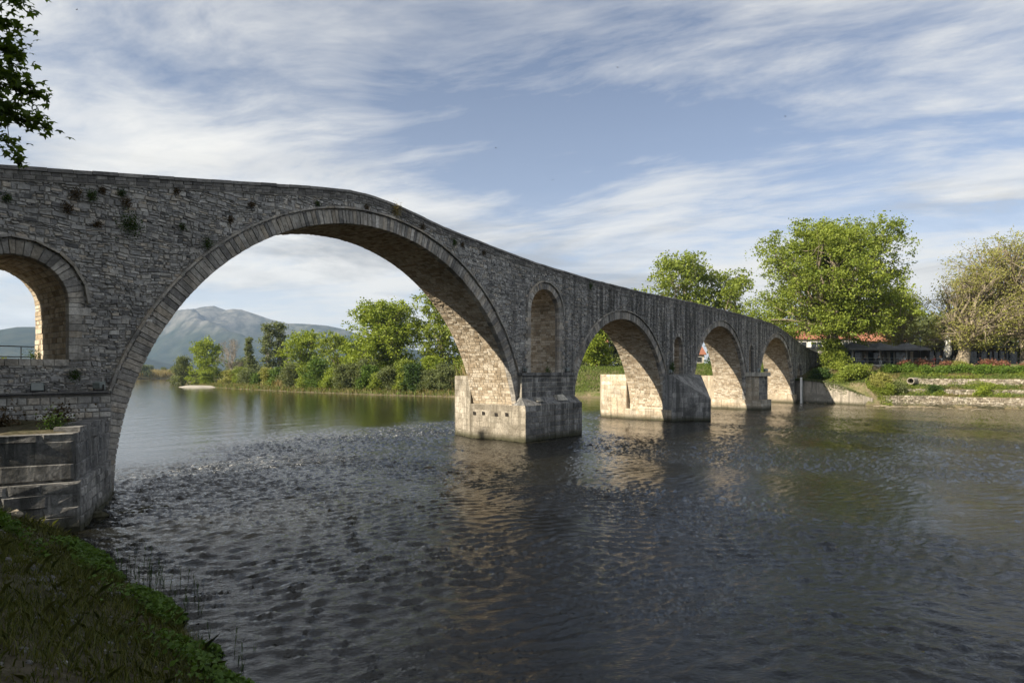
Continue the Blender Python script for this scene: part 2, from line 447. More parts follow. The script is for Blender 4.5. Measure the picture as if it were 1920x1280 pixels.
def axis(parts):
    out = []
    for a, b, s in parts: out += list(np.arange(a, b, s))
    return out
def grow(a, b, s0, g):
    out = []; x = a; s = s0
    while x < b: out.append(x); x += s; s *= g
    out.append(b); return out
gx = [-v for v in grow(16, 6000, 1.0, 1.28)][::-1] + axis([(-15.75, -0.5, 0.25), (-0.5, 66, 2.0), (66, 84, 0.8), (84, 112, 0.4)]) + grow(112, 6000, 0.8, 1.16)
gy = [-v for v in grow(30, 6000, 1.0, 1.25)][::-1] + axis([(-29.75, 1, 0.25), (1, 60, 0.7), (60, 120, 1.5)]) + grow(120, 6000, 2.5, 1.13)
gx = np.array(gx); gy = np.array(gy)
def grid_faces(nx, ny):
    i, j = np.meshgrid(np.arange(nx - 1), np.arange(ny - 1))
    a = (j * nx + i).ravel()
    return np.stack([a, a + 1, a + nx + 1, a + nx], 1)
GX, GY = np.meshgrid(gx, gy)
GZ = height(GX, GY)

m, t, b = new_mat('earth and turf')
pos = N(t, 'NewGeometry').outputs['Position']
nz = NOISE(t, pos, 0.35, 8, 0.65, 0.4); nf = NOISE(t, pos, 4.0, 6, 0.7)
c = MIX(t, RAMP(t, nz, [(0.42, 0.0), (0.58, 1.0)]), (0.085, 0.10, 0.03), (0.19, 0.155, 0.095))
c = MIX(t, 1.0, c, RAMP(t, nf, [(0.25, 0.5), (0.75, 1.4)]), 'MULTIPLY')
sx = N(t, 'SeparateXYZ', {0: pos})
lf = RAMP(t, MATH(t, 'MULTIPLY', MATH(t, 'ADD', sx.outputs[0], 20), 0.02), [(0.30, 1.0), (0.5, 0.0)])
c = MIX(t, MATH(t, 'MULTIPLY', lf, 0.8), c, MIX(t, RAMP(t, nf, [(0.4, 0.0), (0.6, 1.0)]), (0.03, 0.026, 0.018), (0.085, 0.075, 0.058)))  # earth darkened towards the near bank, its shade put into the colour
fw = RAMP(t, MATH(t, 'ADD', sx.outputs[2], MATH(t, 'MULTIPLY', nz, 0.4)), [(0.2, 1.0), (0.55, 0.0)])
c = MIX(t, MATH(t, 'MULTIPLY', fw, 0.8), c, (0.13, 0.105, 0.07))
t.links.new(c, b.inputs['Base Color']); b.inputs['Roughness'].default_value = 0.97
b.inputs['Specular IOR Level'].default_value = 0.1
bn = N(t, 'Bump', {'Strength': 0.8, 'Distance': 0.06, 'Height': nf}); t.links.new(bn.outputs[0], b.inputs['Normal'])
M_EARTH = m
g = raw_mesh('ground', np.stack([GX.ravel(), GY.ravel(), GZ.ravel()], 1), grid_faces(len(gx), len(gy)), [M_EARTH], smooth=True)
tag(g, kind='structure')

# ------------------------------------------------------------------ water: a real wavy sheet
wx = np.array([-v for v in grow(6, 320, 0.5, 1.3)][::-1] + axis([(-5.9, 12, 0.08), (12, 36, 0.16), (36, 60, 0.24), (60, 92, 0.4)]) + grow(92, 605, 1.0, 1.2))
wy = np.array([-v for v in grow(27, 400, 0.5, 1.3)][::-1] + axis([(-26.9, -8, 0.08), (-8, 2, 0.11), (2, 20, 0.16), (20, 50, 0.35), (50, 120, 1.0)]) + grow(120, 720, 2.5, 1.08))
WX, WY = np.meshgrid(wx, wy)
def rapid(X, Y):
    """1 in the broken water just below the weir line, 0 on the calm pool above it"""
    line = np.interp(X, [-2, 3, 11, 22, 35, 60, 90], [6.5, 8.5, 13.6, 17.2, 17.0, 11, 8]) + 1.6 * fbm(X, Y, 3, 3, 0.35)
    d = line - Y
    a = np.clip((d + 1) / 8.0, 0, 1) ** 1.4 * np.exp(-np.clip(d - 4.5, 0, None) / 4.5)
    return a * np.interp(X, [-3, 1, 26, 42, 60], [0.5, 1, 1.0, 0.5, 0.25])
RP = rapid(WX, WY)
wl_ = np.interp(WX, [-2, 3, 11, 22, 35, 60, 90], [6.5, 8.5, 13.6, 17.2, 17.0, 11, 8])
below = np.clip((wl_ + 4 + 2.5 * fbm(WX, WY, 13, 3, 0.2) - WY) / 11, 0, 1)
rw = np.random.default_rng(21)
sh = np.zeros_like(WX); lg = np.zeros_like(WX)
qx = WX + 0.55 * fbm(WX, WY, 31, 3, 0.55); qy = WY + 0.55 * fbm(WX, WY, 32, 3, 0.6)
for k in range(40):
    w = rw.normal(R(55), R(26)); lam = math.exp(rw.uniform(math.log(0.22), math.log(0.55))); kk = 2 * math.pi / lam
    ph = (qx * math.cos(w) + qy * math.sin(w)) * kk + rw.uniform(0, 6.28)
    env = 0.5 + 0.5 * np.sin(WX * rw.uniform(-0.5, 0.5) + WY * rw.uniform(-0.5, 0.5) + rw.uniform(0, 6.28))
    sh += lam * env * np.sin(ph)
for k in range(14):
    w = rw.normal(R(-70), R(40)); lam = rw.uniform(1.6, 4.5); kk = 2 * math.pi / lam
    lg += lam * np.sin((qx * math.cos(w) + qy * math.sin(w)) * kk + rw.uniform(0, 6.28))
sh /= 1.5; lg /= 8.0
gust = 0.62 + 0.75 * fbm(WX * 1.6, WY * 0.45, 44, 4, 0.22)
amp = 0.006 + below * 0.026 * np.clip(gust + 0.15, 0.3, 1.3) * np.interp(WX, [30, 75], [1, 0.55]) + 0.040 * RP
WZ = sh * amp + lg * (0.004 + below * 0.004 + 0.014 * RP)
WZ += RP * 0.05 * np.abs(fbm(WX, WY, 71, 3, 4.0)) 
m, t, b = new_mat('river water')
pos = N(t, 'NewGeometry').outputs['Position']
at = N(t, 'Attribute', attribute_name='tint').outputs['Fac']
murk = NOISE(t, pos, 0.08, 4, 0.6)
c = RAMP(t, murk, [(0.35, (0.004, 0.0048, 0.004)), (0.65, (0.010, 0.0095, 0.006))])
foamn = NOISE(t, MAPV(t, pos, scale=(1.0, 1.9, 1), rot=(0, 0, R(10))), 3.4, 7, 0.75, 0.8)
foam = MATH(t, 'MULTIPLY', RAMP(t, foamn, [(0.56, 0.0), (0.66, 1.0)]), RAMP(t, at, [(0.12, 0.0), (0.50, 0.95)]))
sxw = N(t, 'SeparateXYZ', {0: pos})
c = MIX(t, RAMP(t, MATH(t, 'ADD', MATH(t, 'MULTIPLY', sxw.outputs[0], 0.01), MATH(t, 'MULTIPLY', murk, 0.2)), [(0.62, 0.0), (0.96, 1.0)]), c, (0.070, 0.056, 0.028))
c = MIX(t, foam, c, (0.62, 0.62, 0.60))
t.links.new(c, b.inputs['Base Color'])
t.links.new(MATH(t, 'ADD', 0.045, MATH(t, 'MULTIPLY', foam, 0.6)), b.inputs['Roughness'])
b.inputs['IOR'].default_value = 1.40
h1 = NOISE(t, MAPV(t, MAPV(t, pos, rot=(0, 0, R(-50))), scale=(1.6, 0.75, 1)), 7.0, 5, 0.6, 0.5)
h2 = NOISE(t, MAPV(t, pos, scale=(1.0, 1.6, 1), rot=(0, 0, R(-15))), 17.0, 3, 0.5, 0.3)
h3 = NOISE(t, pos, 0.9, 3, 0.5, 0.3)
hh = MATH(t, 'ADD', MATH(t, 'MULTIPLY', h1, 0.050), MATH(t, 'ADD', MATH(t, 'MULTIPLY', h2, 0.010), MATH(t, 'MULTIPLY', h3, 0.02)))
st = N(t, 'Attribute', attribute_name='ripple').outputs['Fac']
bn = N(t, 'Bump', {'Strength': st, 'Distance': 1.0, 'Height': hh}); t.links.new(bn.outputs[0], b.inputs['Normal'])
M_WATER = m
w = raw_mesh('river_water', np.stack([WX.ravel(), WY.ravel(), WZ.ravel()], 1), grid_faces(len(wx), len(wy)), [M_WATER], RP.ravel(), smooth=True)
rip = 0.12 + 0.72 * below * np.clip(gust, 0.2, 1.3) + 0.35 * RP
a = w.data.attributes.new('ripple', 'FLOAT', 'POINT'); a.data.foreach_set('value', np.clip(rip, 0, 1).ravel().astype(np.float32))
tag(w, kind='structure')

# gravel bar in the calm pool
n = 48; V = [(0, 0, 0.50)]; F = []
for r_, z_ in ((0.55, 0.40), (1.0, -0.12)):
    for k in range(n):
        q = 2 * math.pi * k / n; e = 1 + 0.12 * math.sin(3 * q + 1) + 0.07 * math.sin(7 * q)
        V.append((12 * math.cos(q) * r_ * e, 6.0 * math.sin(q) * r_ * e, z_))
for k in range(n):
    k2 = (k + 1) % n
    F.append((0, 1 + k, 1 + k2)); F.append((1 + k, 1 + n + k, 1 + n + k2, 1 + k2))
gb = raw_mesh('gravel_bar', np.array(V), F, [plain('pale gravel', (0.34, 0.31, 0.26), 0.95, 0, 0.3, 3.0, 0.6)], loc=(79.0, 167, 0), smooth=True)
gb.rotation_euler = (0, 0, R(75)); tag(gb, kind='structure')

# ------------------------------------------------------------------ mountains
def mountain(name, ridge, depth, seed, rough, mat, back=0.8):
    """ridge: list of (x, y, height); slopes fall towards the river and away from it"""
    P = np.array(ridge, float); ns, ntv = 220, 90
    s = np.linspace(0, 1, ns); L = np.concatenate([[0], np.cumsum(np.hypot(*np.diff(P[:, :2], axis=0).T))]); L /= L[-1]
    rx = np.interp(s, L, P[:, 0]); ry = np.interp(s, L, P[:, 1]); rz = np.interp(s, L, P[:, 2])
    tx = np.gradient(rx); ty = np.gradient(ry); ln = np.hypot(tx, ty)
    k = np.ones(15) / 15
    nx = np.convolve(np.pad(-ty / ln, 7, 'edge'), k, 'valid'); ny = np.convolve(np.pad(tx / ln, 7, 'edge'), k, 'valid')
    tt = np.linspace(-1, back, ntv)
    T, I = np.meshgrid(tt, np.arange(ns), indexing='xy')
    I = I.astype(int)
    X = rx[I] + nx[I] * T * depth; Y = ry[I] + ny[I] * T * depth
    fall = (1 - np.abs(T)) ** 1.25
    gul = 0.6 - 1.6 * np.abs(fbm(X, Y, seed, 7, 0.0030))
    Z = rz[I] * fall * (1 + 0.0 * T) + rough * gul * np.clip(np.abs(T) * 5, 0.08, 1) * np.clip(fall * 3, 0, 1) - 4 * (np.abs(T) > 0.98) - 2
    return raw_mesh(name, np.stack([X.ravel(), Y.ravel(), Z.ravel()], 1), grid_faces(ntv, ns), [mat], smooth=True)
m, t, b = new_mat('mountain scrub and rock')
pos = N(t, 'NewGeometry').outputs['Position']; sp = N(t, 'SeparateXYZ', {0: pos})
n1_ = NOISE(t, pos, 0.006, 8, 0.68, 0.4); n2_ = NOISE(t, MAPV(t, pos, scale=(1, 1, 0.35)), 0.02, 6, 0.7)
hi = RAMP(t, MATH(t, 'ADD', MATH(t, 'MULTIPLY', sp.outputs[2], 0.0024), MATH(t, 'MULTIPLY', MATH(t, 'SUBTRACT', n1_, 0.5), 1.1)), [(0.42, 0.0), (0.75, 1.0)])
c = MIX(t, RAMP(t, n2_, [(0.4, 0.0), (0.6, 1.0)]), (0.014, 0.024, 0.016), (0.045, 0.052, 0.034))
c = MIX(t, MATH(t, 'MULTIPLY', hi, 0.85), c, MIX(t, RAMP(t, n2_, [(0.42, 0.0), (0.58, 1.0)]), (0.06, 0.06, 0.055), (0.19, 0.18, 0.165)))
t.links.new(c, b.inputs['Base Color']); b.inputs['Roughness'].default_value = 1.0; b.inputs['Specular IOR Level'].default_value = 0.0
M_MTN = m
def far(u, row, d):
    q = (u - 960) / 1170
    f = (math.cos(PHI), math.sin(PHI)); r_ = (math.sin(PHI), -math.cos(PHI))
    return (CAM[0] + d * (f[0] + q * r_[0]), CAM[1] + d * (f[1] + q * r_[1]), 4.4 + (698 - row) / 1170 * d)
RIDGE = [(1141, 4293, 29), (1333, 4053, 183), (1507, 3837, 291), (1584, 3741, 337), (1626, 3688, 367), (1680, 3621, 389), (1723, 3568, 395), (1767, 3513, 371), (1790, 3484, 380), (1825, 3441, 377),
         (1873, 3381, 352), (1931, 3309, 321), (1989, 3237, 300), (2066, 3141, 291), (2133, 3057, 281), (2201, 2974, 260), (2297, 2854, 207), (2413, 2710, 152), (2567, 2518, 91), (2682, 2374, 29)]
tag(mountain('mountain', RIDGE, 1150, 3, 95, M_MTN), kind='structure')
tag(mountain('hill', [(1406, 2366, 22), (1476, 2279, 71), (1531, 2210, 116), (1587, 2141, 142), (1643, 2071, 147), (1712, 1985, 122), (1796, 1881, 89), (1907, 1742, 22)], 500, 8, 14, M_MTN), kind='structure')
tag(mountain('hill', [(233, 3347, 118), (479, 3040, 148), (603, 2887, 164), (646, 2833, 175), (689, 2780, 175), (750, 2703, 158), (824, 2611, 118), (910, 2504, 56), (972, 2427, 20)], 700, 5, 14, M_MTN), kind='structure')
# ------------------------------------------------------------------ the bridge
BW = 3.75
TOP = [(-24, 7.4), (-14, 8.9), (-3.2, 10.92), (1.2, 11.66), (8.2, 12.88), (10.1, 13.14), (11.2, 13.18), (12.6, 13.08), (14.2, 12.86), (16.5, 12.5), (20, 12.15), (24.8, 11.72),
       (31.9, 11.42), (40, 11.3), (51.4, 11.34), (59, 11.27), (67.4, 11.12), (73, 11.0), (77, 10.85), (80, 10.55), (84, 9.95), (87.5, 9.35), (91, 8.75), (97, 7.95), (106, 7.3), (122, 6.6)]
def top(x): return float(np.interp(x, [p[0] for p in TOP], [p[1] for p in TOP]))
# openings: centre x, springing z, radius, bottom z (None: open to the river), ring thickness, voussoir width
ARCH = [dict(x=11.55, z=0.05, r=11.6, b=None, t=0.62, w=0.2),
        dict(x=37.2, z=1.0, r=7.78, b=None, t=0.58, w=0.28),
        dict(x=59.0, z=1.65, r=7.8, b=None, t=0.52, w=0.28),
        dict(x=79.5, z=1.2, r=7.9, b=None, t=0.48, w=0.28)]
WIN = [dict(x=-2.8, z=6.75, r=1.45, b=4.83, t=0.46, w=0.19),
       dict(x=26.1, z=8.4, r=1.68, b=4.35, t=0.40, w=0.19),
       dict(x=47.7, z=6.85, r=0.98, b=4.2, t=0.30, w=0.18),
       dict(x=69.0, z=7.0, r=0.74, b=4.4, t=0.25, w=0.18),
       dict(x=91.0, z=4.35, r=1.35, b=3.2, t=0.30, w=0.2)]
bridge = thing('stone_bridge', 'long humpbacked grey stone bridge with four large round arches over the river', 'bridge')

def arc_pts(a, n, rev=False):
    ps = [(a['x'] + a['r'] * math.cos(math.pi * k / n), a['z'] + a['r'] * math.sin(math.pi * k / n)) for k in range(n + 1)]
    return ps[::-1] if rev else ps
PH = 0.42                                        # parapet height above the core
outer = [(x, z - PH) for x, z in TOP] + [(122, 2.0), (95, -1.5)]
for a in reversed(ARCH):
    n = 96 if a['r'] > 10 else 56
    outer += [(a['x'] + a['r'], -1.5)] + arc_pts(a, n) + [(a['x'] - a['r'], -1.5)]
outer += [(-24, -1.5)]
holes = []
for a in WIN:
    holes.append([(a['x'] + a['r'], a['b'])] + arc_pts(a, 24) + [(a['x'] - a['r'], a['b'])])
flat = outer + [p for h in holes for p in h]
tris = tessellate_polygon([[Vector((p[0], p[1], 0)) for p in outer]] + [[Vector((p[0], p[1], 0)) for p in h] for h in holes])
core = MB()
nF = len(flat)
core.v = [(x, 0.0, z) for x, z in flat] + [(x, BW, z) for x, z in flat]; core.t = [0.5] * (2 * nF)
for tr in tris:
    p = [flat[i] for i in tr]
    area = (p[1][0] - p[0][0]) * (p[2][1] - p[0][1]) - (p[2][0] - p[0][0]) * (p[1][1] - p[0][1])
    tr = tuple(tr) if area > 0 else tuple(reversed(tr))
    core.f.append(tr); core.m.append(0)
    core.f.append(tuple(i + nF for i in reversed(tr))); core.m.append(0)
o = 0
for loop in [outer] + holes:
    L = len(loop)
    for i in range(L):
        j = (i + 1) % L
        core.f.append((o + i, o + j, o + j + nF, o + i + nF)); core.m.append(0)
    o += L
wall = core.build('spandrel_wall', M_MORT, bridge)

# ---- rubble on the near face: courses laid between the openings
def blocked(zl, zh):
    out = []
    for a in ARCH + WIN:
        zb = -9 if a['b'] is None else a['b']
        if zh <= zb + 0.02: continue
        hw = 0
        rm = a['r'] + a['t'] * 0.6
        zz = max(zl, a['z'])
        if zz - a['z'] < rm and zh > a['z']: hw = math.sqrt(rm * rm - (zz - a['z']) ** 2)
        if zl < a['z']: hw = max(hw, a['r'])
        if hw > 0: out.append((a['x'] - hw, a['x'] + hw))
    return sorted(out)
def wob(x, z): return 0.05 * math.sin(x * 0.7 + z * 1.3) + 0.035 * math.sin(x * 1.9 - z * 2.1 + 1) + 0.02 * math.sin(x * 4.3 + z)
stones = []                                      # (size on view, quad, proud, tint)
z = -0.4
while z < 13.2:
    hgt = rnd.choice((0.055, 0.07, 0.08, 0.09, 0.10, 0.12, 0.14, 0.18))
    zl, zh = z, z + hgt
    bl = blocked(zl, zh)
    x0 = -14.0; spans = []
    for a_, b_ in bl:
        if a_ > x0: spans.append((x0, a_))
        x0 = max(x0, b_)
    spans.append((x0, 112.0))
    for s0, s1 in spans:
        x = s0
        while x < s1 - 0.04:
            far_k = 1.0 if x < 30 else 1.25
            wdt = rnd.choice((rnd.uniform(0.08, 0.20), rnd.uniform(0.12, 0.38))) * far_k * (1.2 if hgt > 0.13 else 1.0)
            if s1 - x - wdt < 0.14: wdt = s1 - x
            xa, xb = x, min(x + wdt, s1); x = xb
            if zl > min(top(xa), top(xb)) - PH - 0.01: continue
            if xa > 93 and zl < 4.0: continue
            gp = rnd.uniform(0.008, 0.020)
            parts_ = [(zl, zh)]
            if hgt > 0.13 and rnd.random() < 0.35:
                zm = zl + hgt * rnd.uniform(0.4, 0.6); parts_ = [(zl, zm), (zm, zh)]
            for a_, b_ in parts_:
                j = lambda s=0.024: rnd.uniform(-s, s)
                el, er = (0.0 if abs(xa - s0) < 1e-6 else 1.0), (0.0 if abs(xb - s1) < 1e-6 else 1.0)
                w1, w2 = wob(xa, a_), wob(xb, a_)
                Q = [(xa + gp + j() * el, 0, a_ + gp + w1 + j()), (xb - gp + j() * er, 0, a_ + gp + w2 + j()),
                     (xb - gp + j() * er, 0, b_ - gp * 0.6 + w2 + j()), (xa + gp + j() * el, 0, b_ - gp * 0.6 + w1 + j())]
                tn = min(1, max(0, rnd.gauss(0.45, 0.22) if rnd.random() > 0.2 else rnd.uniform(0, 1)))
                d = math.hypot((xa + xb) / 2 - CAM[0], CAM[1])
                stones.append(((xb - xa) * (b_ - a_) / d / d * (1 if xa > -3.4 else 0), Q, rnd.uniform(0.005, 0.065), tn))
    z = zh
stones.sort(key=lambda s: -s[0])
for i, (sz, Q, pr, tn) in enumerate(stones[:300]):
    mb = MB(); mb.stone(Q, (0, -1, 0), pr, 0.014, 0.05, tn, 0.006)
    mb.build('stone', M_FACE, wall)
mb = MB()
for sz, Q, pr, tn in stones[300:]: mb.stone(Q, (0, -1, 0), pr, 0.014, 0.05, tn, 0.006)
tag(mb.build('rubble_stones', M_FACE, wall), kind='stuff')

# ---- parapets with coping slabs, following the slope
for side in (0, 1):
    y0, y1 = (-0.09, 0.36) if side == 0 else (BW - 0.36, BW + 0.03)
    pb = MB(); cp = MB(); x = -24.0
    while x < 121.5:
        wd = rnd.uniform(0.45, 0.85); xb = min(x + wd, 122)
        za, zb_ = top(x), top(xb); jj = rnd.uniform(-0.012, 0.012)
        cp.quadbox([(x + 0.008, y0 - 0.05, za - 0.13 + jj), (xb - 0.008, y0 - 0.05, zb_ - 0.13 + jj), (xb - 0.008, y1 + 0.03, zb_ - 0.13 + jj), (x + 0.008, y1 + 0.03, za - 0.13 + jj),
                    (x + 0.008, y0 - 0.03, za + jj), (xb - 0.008, y0 - 0.03, zb_ + jj), (xb - 0.008, y1 + 0.02, zb_ + jj), (x + 0.008, y1 + 0.02, za + jj)], rnd.uniform(0.1, 0.8))
        x = xb
    zoff = PH - 0.13
    xs = list(np.arange(-24, 122.01, 0.5))
    for xa, xb in zip(xs[:-1], xs[1:]):
        pb.quadbox([(xa, y0 + 0.03, top(xa) - PH - 0.05), (xb, y0 + 0.03, top(xb) - PH - 0.05), (xb, y1, top(xb) - PH - 0.05), (xa, y1, top(xa) - PH - 0.05),
                    (xa, y0 + 0.03, top(xa) - 0.131), (xb, y0 + 0.03, top(xb) - 0.131), (xb, y1, top(xb) - 0.131), (xa, y1, top(xa) - 0.131)], 0.3)
    P = pb.build('parapet', M_MORT, bridge)
    tag(cp.build('coping', M_PAR, P), kind='stuff')
    if side == 0:
        ps = MB()
        for lev in range(2):
            x = -14.0
            while x < 110:
                wd = rnd.uniform(0.2, 0.45); xb = x + wd
                f0 = PH - lev * 0.145; f1 = f0 - 0.145
                Q = [(x + 0.012, y0 + 0.03, top(x) - f0 + 0.01), (xb - 0.012, y0 + 0.03, top(xb) - f0 + 0.01), (xb - 0.012, y0 + 0.03, top(xb) - f1 - 0.006), (x + 0.012, y0 + 0.03, top(x) - f1 - 0.006)]
                ps.stone(Q, (0, -1, 0), rnd.uniform(0.012, 0.04), 0.012, 0.03, rnd.uniform(0, 1), 0.004); x = xb
        tag(ps.build('parapet_stones', M_PAR, P), kind='stuff')

# ---- arch rings: every voussoir a stone of its own, a thin hood course outside
def ring(a, individual, hood):
    back = MB(); n = 60; r0, r1 = a['r'] + 0.01, a['r'] + a['t']
    for k in range(n):
        q0, q1 = math.pi * k / n, math.pi * (k + 1) / n
        P = lambda r_, q, y: (a['x'] + r_ * math.cos(q), y, a['z'] + r_ * math.sin(q))
        back.quadbox([P(r0, q0, -0.035), P(r1, q0, -0.035), P(r1, q0, 0.02), P(r0, q0, 0.02), P(r0, q1, -0.035), P(r1, q1, -0.035), P(r1, q1, 0.02), P(r0, q1, 0.02)], 0.3)
    ar = back.build('arch_ring', M_MORT, bridge)
    mb = MB(); q = 0.0; ext = []
    while q < math.pi - 1e-3:
        dq = a['w'] * rnd.uniform(0.75, 1.3) / a['r']
        if math.pi - q - dq < 0.5 * a['w'] / a['r']: dq = math.pi - q
        ga = rnd.uniform(0.010, 0.019) / a['r']; rr0 = a['r'] - 0.022 - rnd.uniform(0, 0.012); rr1 = a['r'] + a['t'] * rnd.uniform(0.90, 1.0); yf = -0.06 - rnd.uniform(0, 0.035)
        if not individual: one = mb
        else: one = MB()
        pts = []
        for qq in (q + ga, q + dq - ga):
            for (r_, y) in ((rr0, 0.28), (rr0, yf + 0.012), (rr0 + 0.014, yf), (rr1 - 0.014, yf), (rr1, yf + 0.012), (rr1, 0.28)):
                pts.append((a['x'] + r_ * math.cos(qq), y, a['z'] + r_ * math.sin(qq)))
        b0 = len(one.v); one.v += pts; one.t += [rnd.uniform(0.05, 1.0)] * 12
        for i in range(6):
            j = (i + 1) % 6
            one.f.append((b0 + i, b0 + j, b0 + 6 + j, b0 + 6 + i)); one.m.append(0)
        one.f.append(tuple(b0 + i for i in reversed(range(6)))); one.m.append(0)
        one.f.append(tuple(b0 + 6 + i for i in range(6))); one.m.append(0)
        if individual: one.build('voussoir', M_RING, ar)
        q += dq
    if not individual: tag(mb.build('voussoirs', M_RING, ar), kind='stuff')
    if hood:
        hb = MB(); q = 0.0; R0 = a['r'] + a['t'] + 0.045
        while q < math.pi:
            dq = min(rnd.uniform(0.3, 0.6) / a['r'], math.pi - q + 1e-4); q1 = q + dq - 0.01 / a['r']
            th = rnd.uniform(0.06, 0.10); yf = -0.17 - rnd.uniform(0, 0.03)
            P = lambda r_, qq, y: (a['x'] + r_ * math.cos(qq), y, a['z'] + r_ * math.sin(qq))
            hb.quadbox([P(R0, q, yf), P(R0 + th, q, yf), P(R0 + th, q, 0.05), P(R0, q, 0.05), P(R0, q1, yf), P(R0 + th, q1, yf), P(R0 + th, q1, 0.05), P(R0, q1, 0.05)], rnd.uniform(0.2, 0.9))
            q += dq
        tag(hb.build('hood_course', M_RING, ar), kind='stuff')
ring(ARCH[0], True, True); ring(WIN[0], True, True); ring(WIN[1], True, True); ring(ARCH[1], False, True)
for a in (ARCH[2], ARCH[3]): ring(a, False, True)
for a in WIN[2:]: ring(a, False, False)

# ---- soffit and jamb stones
def soffit(a, jambs):
    mb = MB()
    def lay(s0, s1, f):
        """f(s) -> (x, z, nx, nz); courses along the arch axis"""
        s = s0
        while s < s1 - 0.02:
            ds = min(rnd.uniform(0.13, 0.22), s1 - s)
            if s1 - s - ds < 0.06: ds = s1 - s
            y = 0.30
            while y < BW:
                dy = rnd.uniform(0.18, 0.55)
                if BW - y - dy < 0.15: dy = BW - y
                g0 = rnd.uniform(0.008, 0.016)
                xa, za, nx, nz = f(s + g0); xb, zb, _, _ = f(s + ds - g0); nm = f(s + ds / 2)[2:]
                Q = [(xa, y + dy - g0, za), (xa, y + g0, za), (xb, y + g0, zb), (xb, y + dy - g0, zb)]
                n_ = Vector((nm[0], 0, nm[1]))
                A = (Vector(Q[1]) - Vector(Q[0])).cross(Vector(Q[2]) - Vector(Q[1]))
                if A.dot(n_) < 0: Q = Q[::-1]
                mb.stone(Q, n_, rnd.uniform(0.006, 0.032), 0.012, 0.04, rnd.random(), 0.004)
                y += dy
            s += ds
    L = math.pi * a['r']
    lay(0, L, lambda s: (a['x'] + a['r'] * math.cos(s / a['r']), a['z'] + a['r'] * math.sin(s / a['r']), -math.cos(s / a['r']), -math.sin(s / a['r'])))
    if jambs:
        zb = -0.3 if a['b'] is None else a['b']
        for sg in (1, -1):
            lay(zb, a['z'], lambda s: (a['x'] + sg * a['r'], s, -sg, 0))
    tag(mb.build('soffit_stones', M_SOFF, bridge), kind='stuff')
for a in ARCH: soffit(a, True)
for a in WIN: soffit(a, True)
# jamb quoins beside the small flood arches, long and short blocks
for a in WIN[:3]:
    for sg in (1, -1):
        z = a['b']; k = 0
        while z < a['z'] - 0.08:
            h_ = min(rnd.uniform(0.20, 0.30), a['z'] - z); ln = (0.34 if k % 2 else 0.58) * rnd.uniform(0.85, 1.1)
            if a['r'] < 1.2: ln *= 0.6
            xa, xb = a['x'] + sg * (a['r'] - 0.02), a['x'] + sg * (a['r'] + ln)
            q = MB(); q.box(min(xa, xb), max(xa, xb), -0.07 - rnd.uniform(0, 0.012), 0.285, z + 0.009, z + h_ - 0.009, rnd.uniform(0.3, 1.0))
            q.build('quoin', M_RING, wall); z += h_; k += 1

# ---- piers: a core and its dressed blocks
def face_blocks(parent, core_poly, i, z0, z1, courses, length, mat, individual, proud=(0.015, 0.04), ztop=None, tint=(0.1, 0.95), name='ashlar_block', rough=0.008):
    (ax, ay), (bx, by) = core_poly[i], core_poly[(i + 1) % len(core_poly)]
    L = math.hypot(bx - ax, by - ay); dx, dy = (bx - ax) / L, (by - ay) / L; nx, ny = dy, -dx
    mb = MB(); z = z0; ci = 0
    while z < z1 - 0.03:
        h_ = courses[ci % len(courses)] * rnd.uniform(0.92, 1.08); ci += 1
        if z1 - z - h_ < 0.12: h_ = z1 - z
        s = 0.0
        while s < L - 0.02:
            w_ = length * rnd.uniform(0.6, 1.45)
            if L - s - w_ < length * 0.35: w_ = L - s
            g0 = rnd.uniform(0.012, 0.022)
            zt = z + h_
            if ztop is not None:
                lim = min(ztop(s), ztop(s + w_))
                if lim < z + 0.1: s += w_; continue
                zt = min(zt, lim)
            Q = [(ax + dx * (s + g0), ay + dy * (s + g0), z + g0), (ax + dx * (s + w_ - g0), ay + dy * (s + w_ - g0), z + g0),
                 (ax + dx * (s + w_ - g0), ay + dy * (s + w_ - g0), zt - g0), (ax + dx * (s + g0), ay + dy * (s + g0), zt - g0)]
            if rough > 0.014:
                Q = [(q_[0] + dx * rnd.uniform(-.02, .02), q_[1] + dy * rnd.uniform(-.02, .02), q_[2] + rnd.uniform(-.025, .025)) for q_ in Q]
            one = MB() if individual else mb
            one.stone(Q, (nx, ny, 0), rnd.uniform(*proud) + rough * 0.5, 0.022 + rough, 0.04, rnd.uniform(*tint), rough)
            if individual: one.build(name, mat, parent)
            s += w_
        z += h_
    if not individual and mb.f: tag(mb.build('masonry', mat, parent), kind='stuff')

# left pier on the bank: pointed base, rubble stage with a ledge
P0 = [(-0.35, -0.45), (-0.35, 0.0), (-9.5, 0.0), (-9.5, -1.8), (-2.5, -4.5)]
mb = MB(); mb.prism(P0, -1.5, 2.70)
pier0 = mb.build('pier', M_ASHD, bridge); tag(pier0, label='pointed pier base of large dark blocks on the near bank')
face_blocks(pier0, P0, 4, 1.42, 2.72, (0.42, 0.50), 0.45, M_ASHD, True, proud=(0.0, 0.06), tint=(0.0, 0.6), rough=0.02)
face_blocks(pier0, P0, 3, 1.42, 2.72, (0.46, 0.62, 0.40), 1.1, M_ASHD, True, proud=(0.0, 0.07), tint=(0.0, 0.55), rough=0.025)
P0p = [(-0.30, -0.62), (-0.30, -0.4), (-9.6, -0.4), (-9.6, -2.0), (-2.44, -4.74)]
mb = MB(); mb.prism(P0p, -1.5, 1.38); pl0 = mb.build('plinth', M_ASHD, pier0)
face_blocks(pier0, P0p, 3, 0.1, 1.40, (0.34, 0.30, 0.42), 0.9, M_ASHD, True, proud=(0.0, 0.05), tint=(0.0, 0.6), rough=0.025)
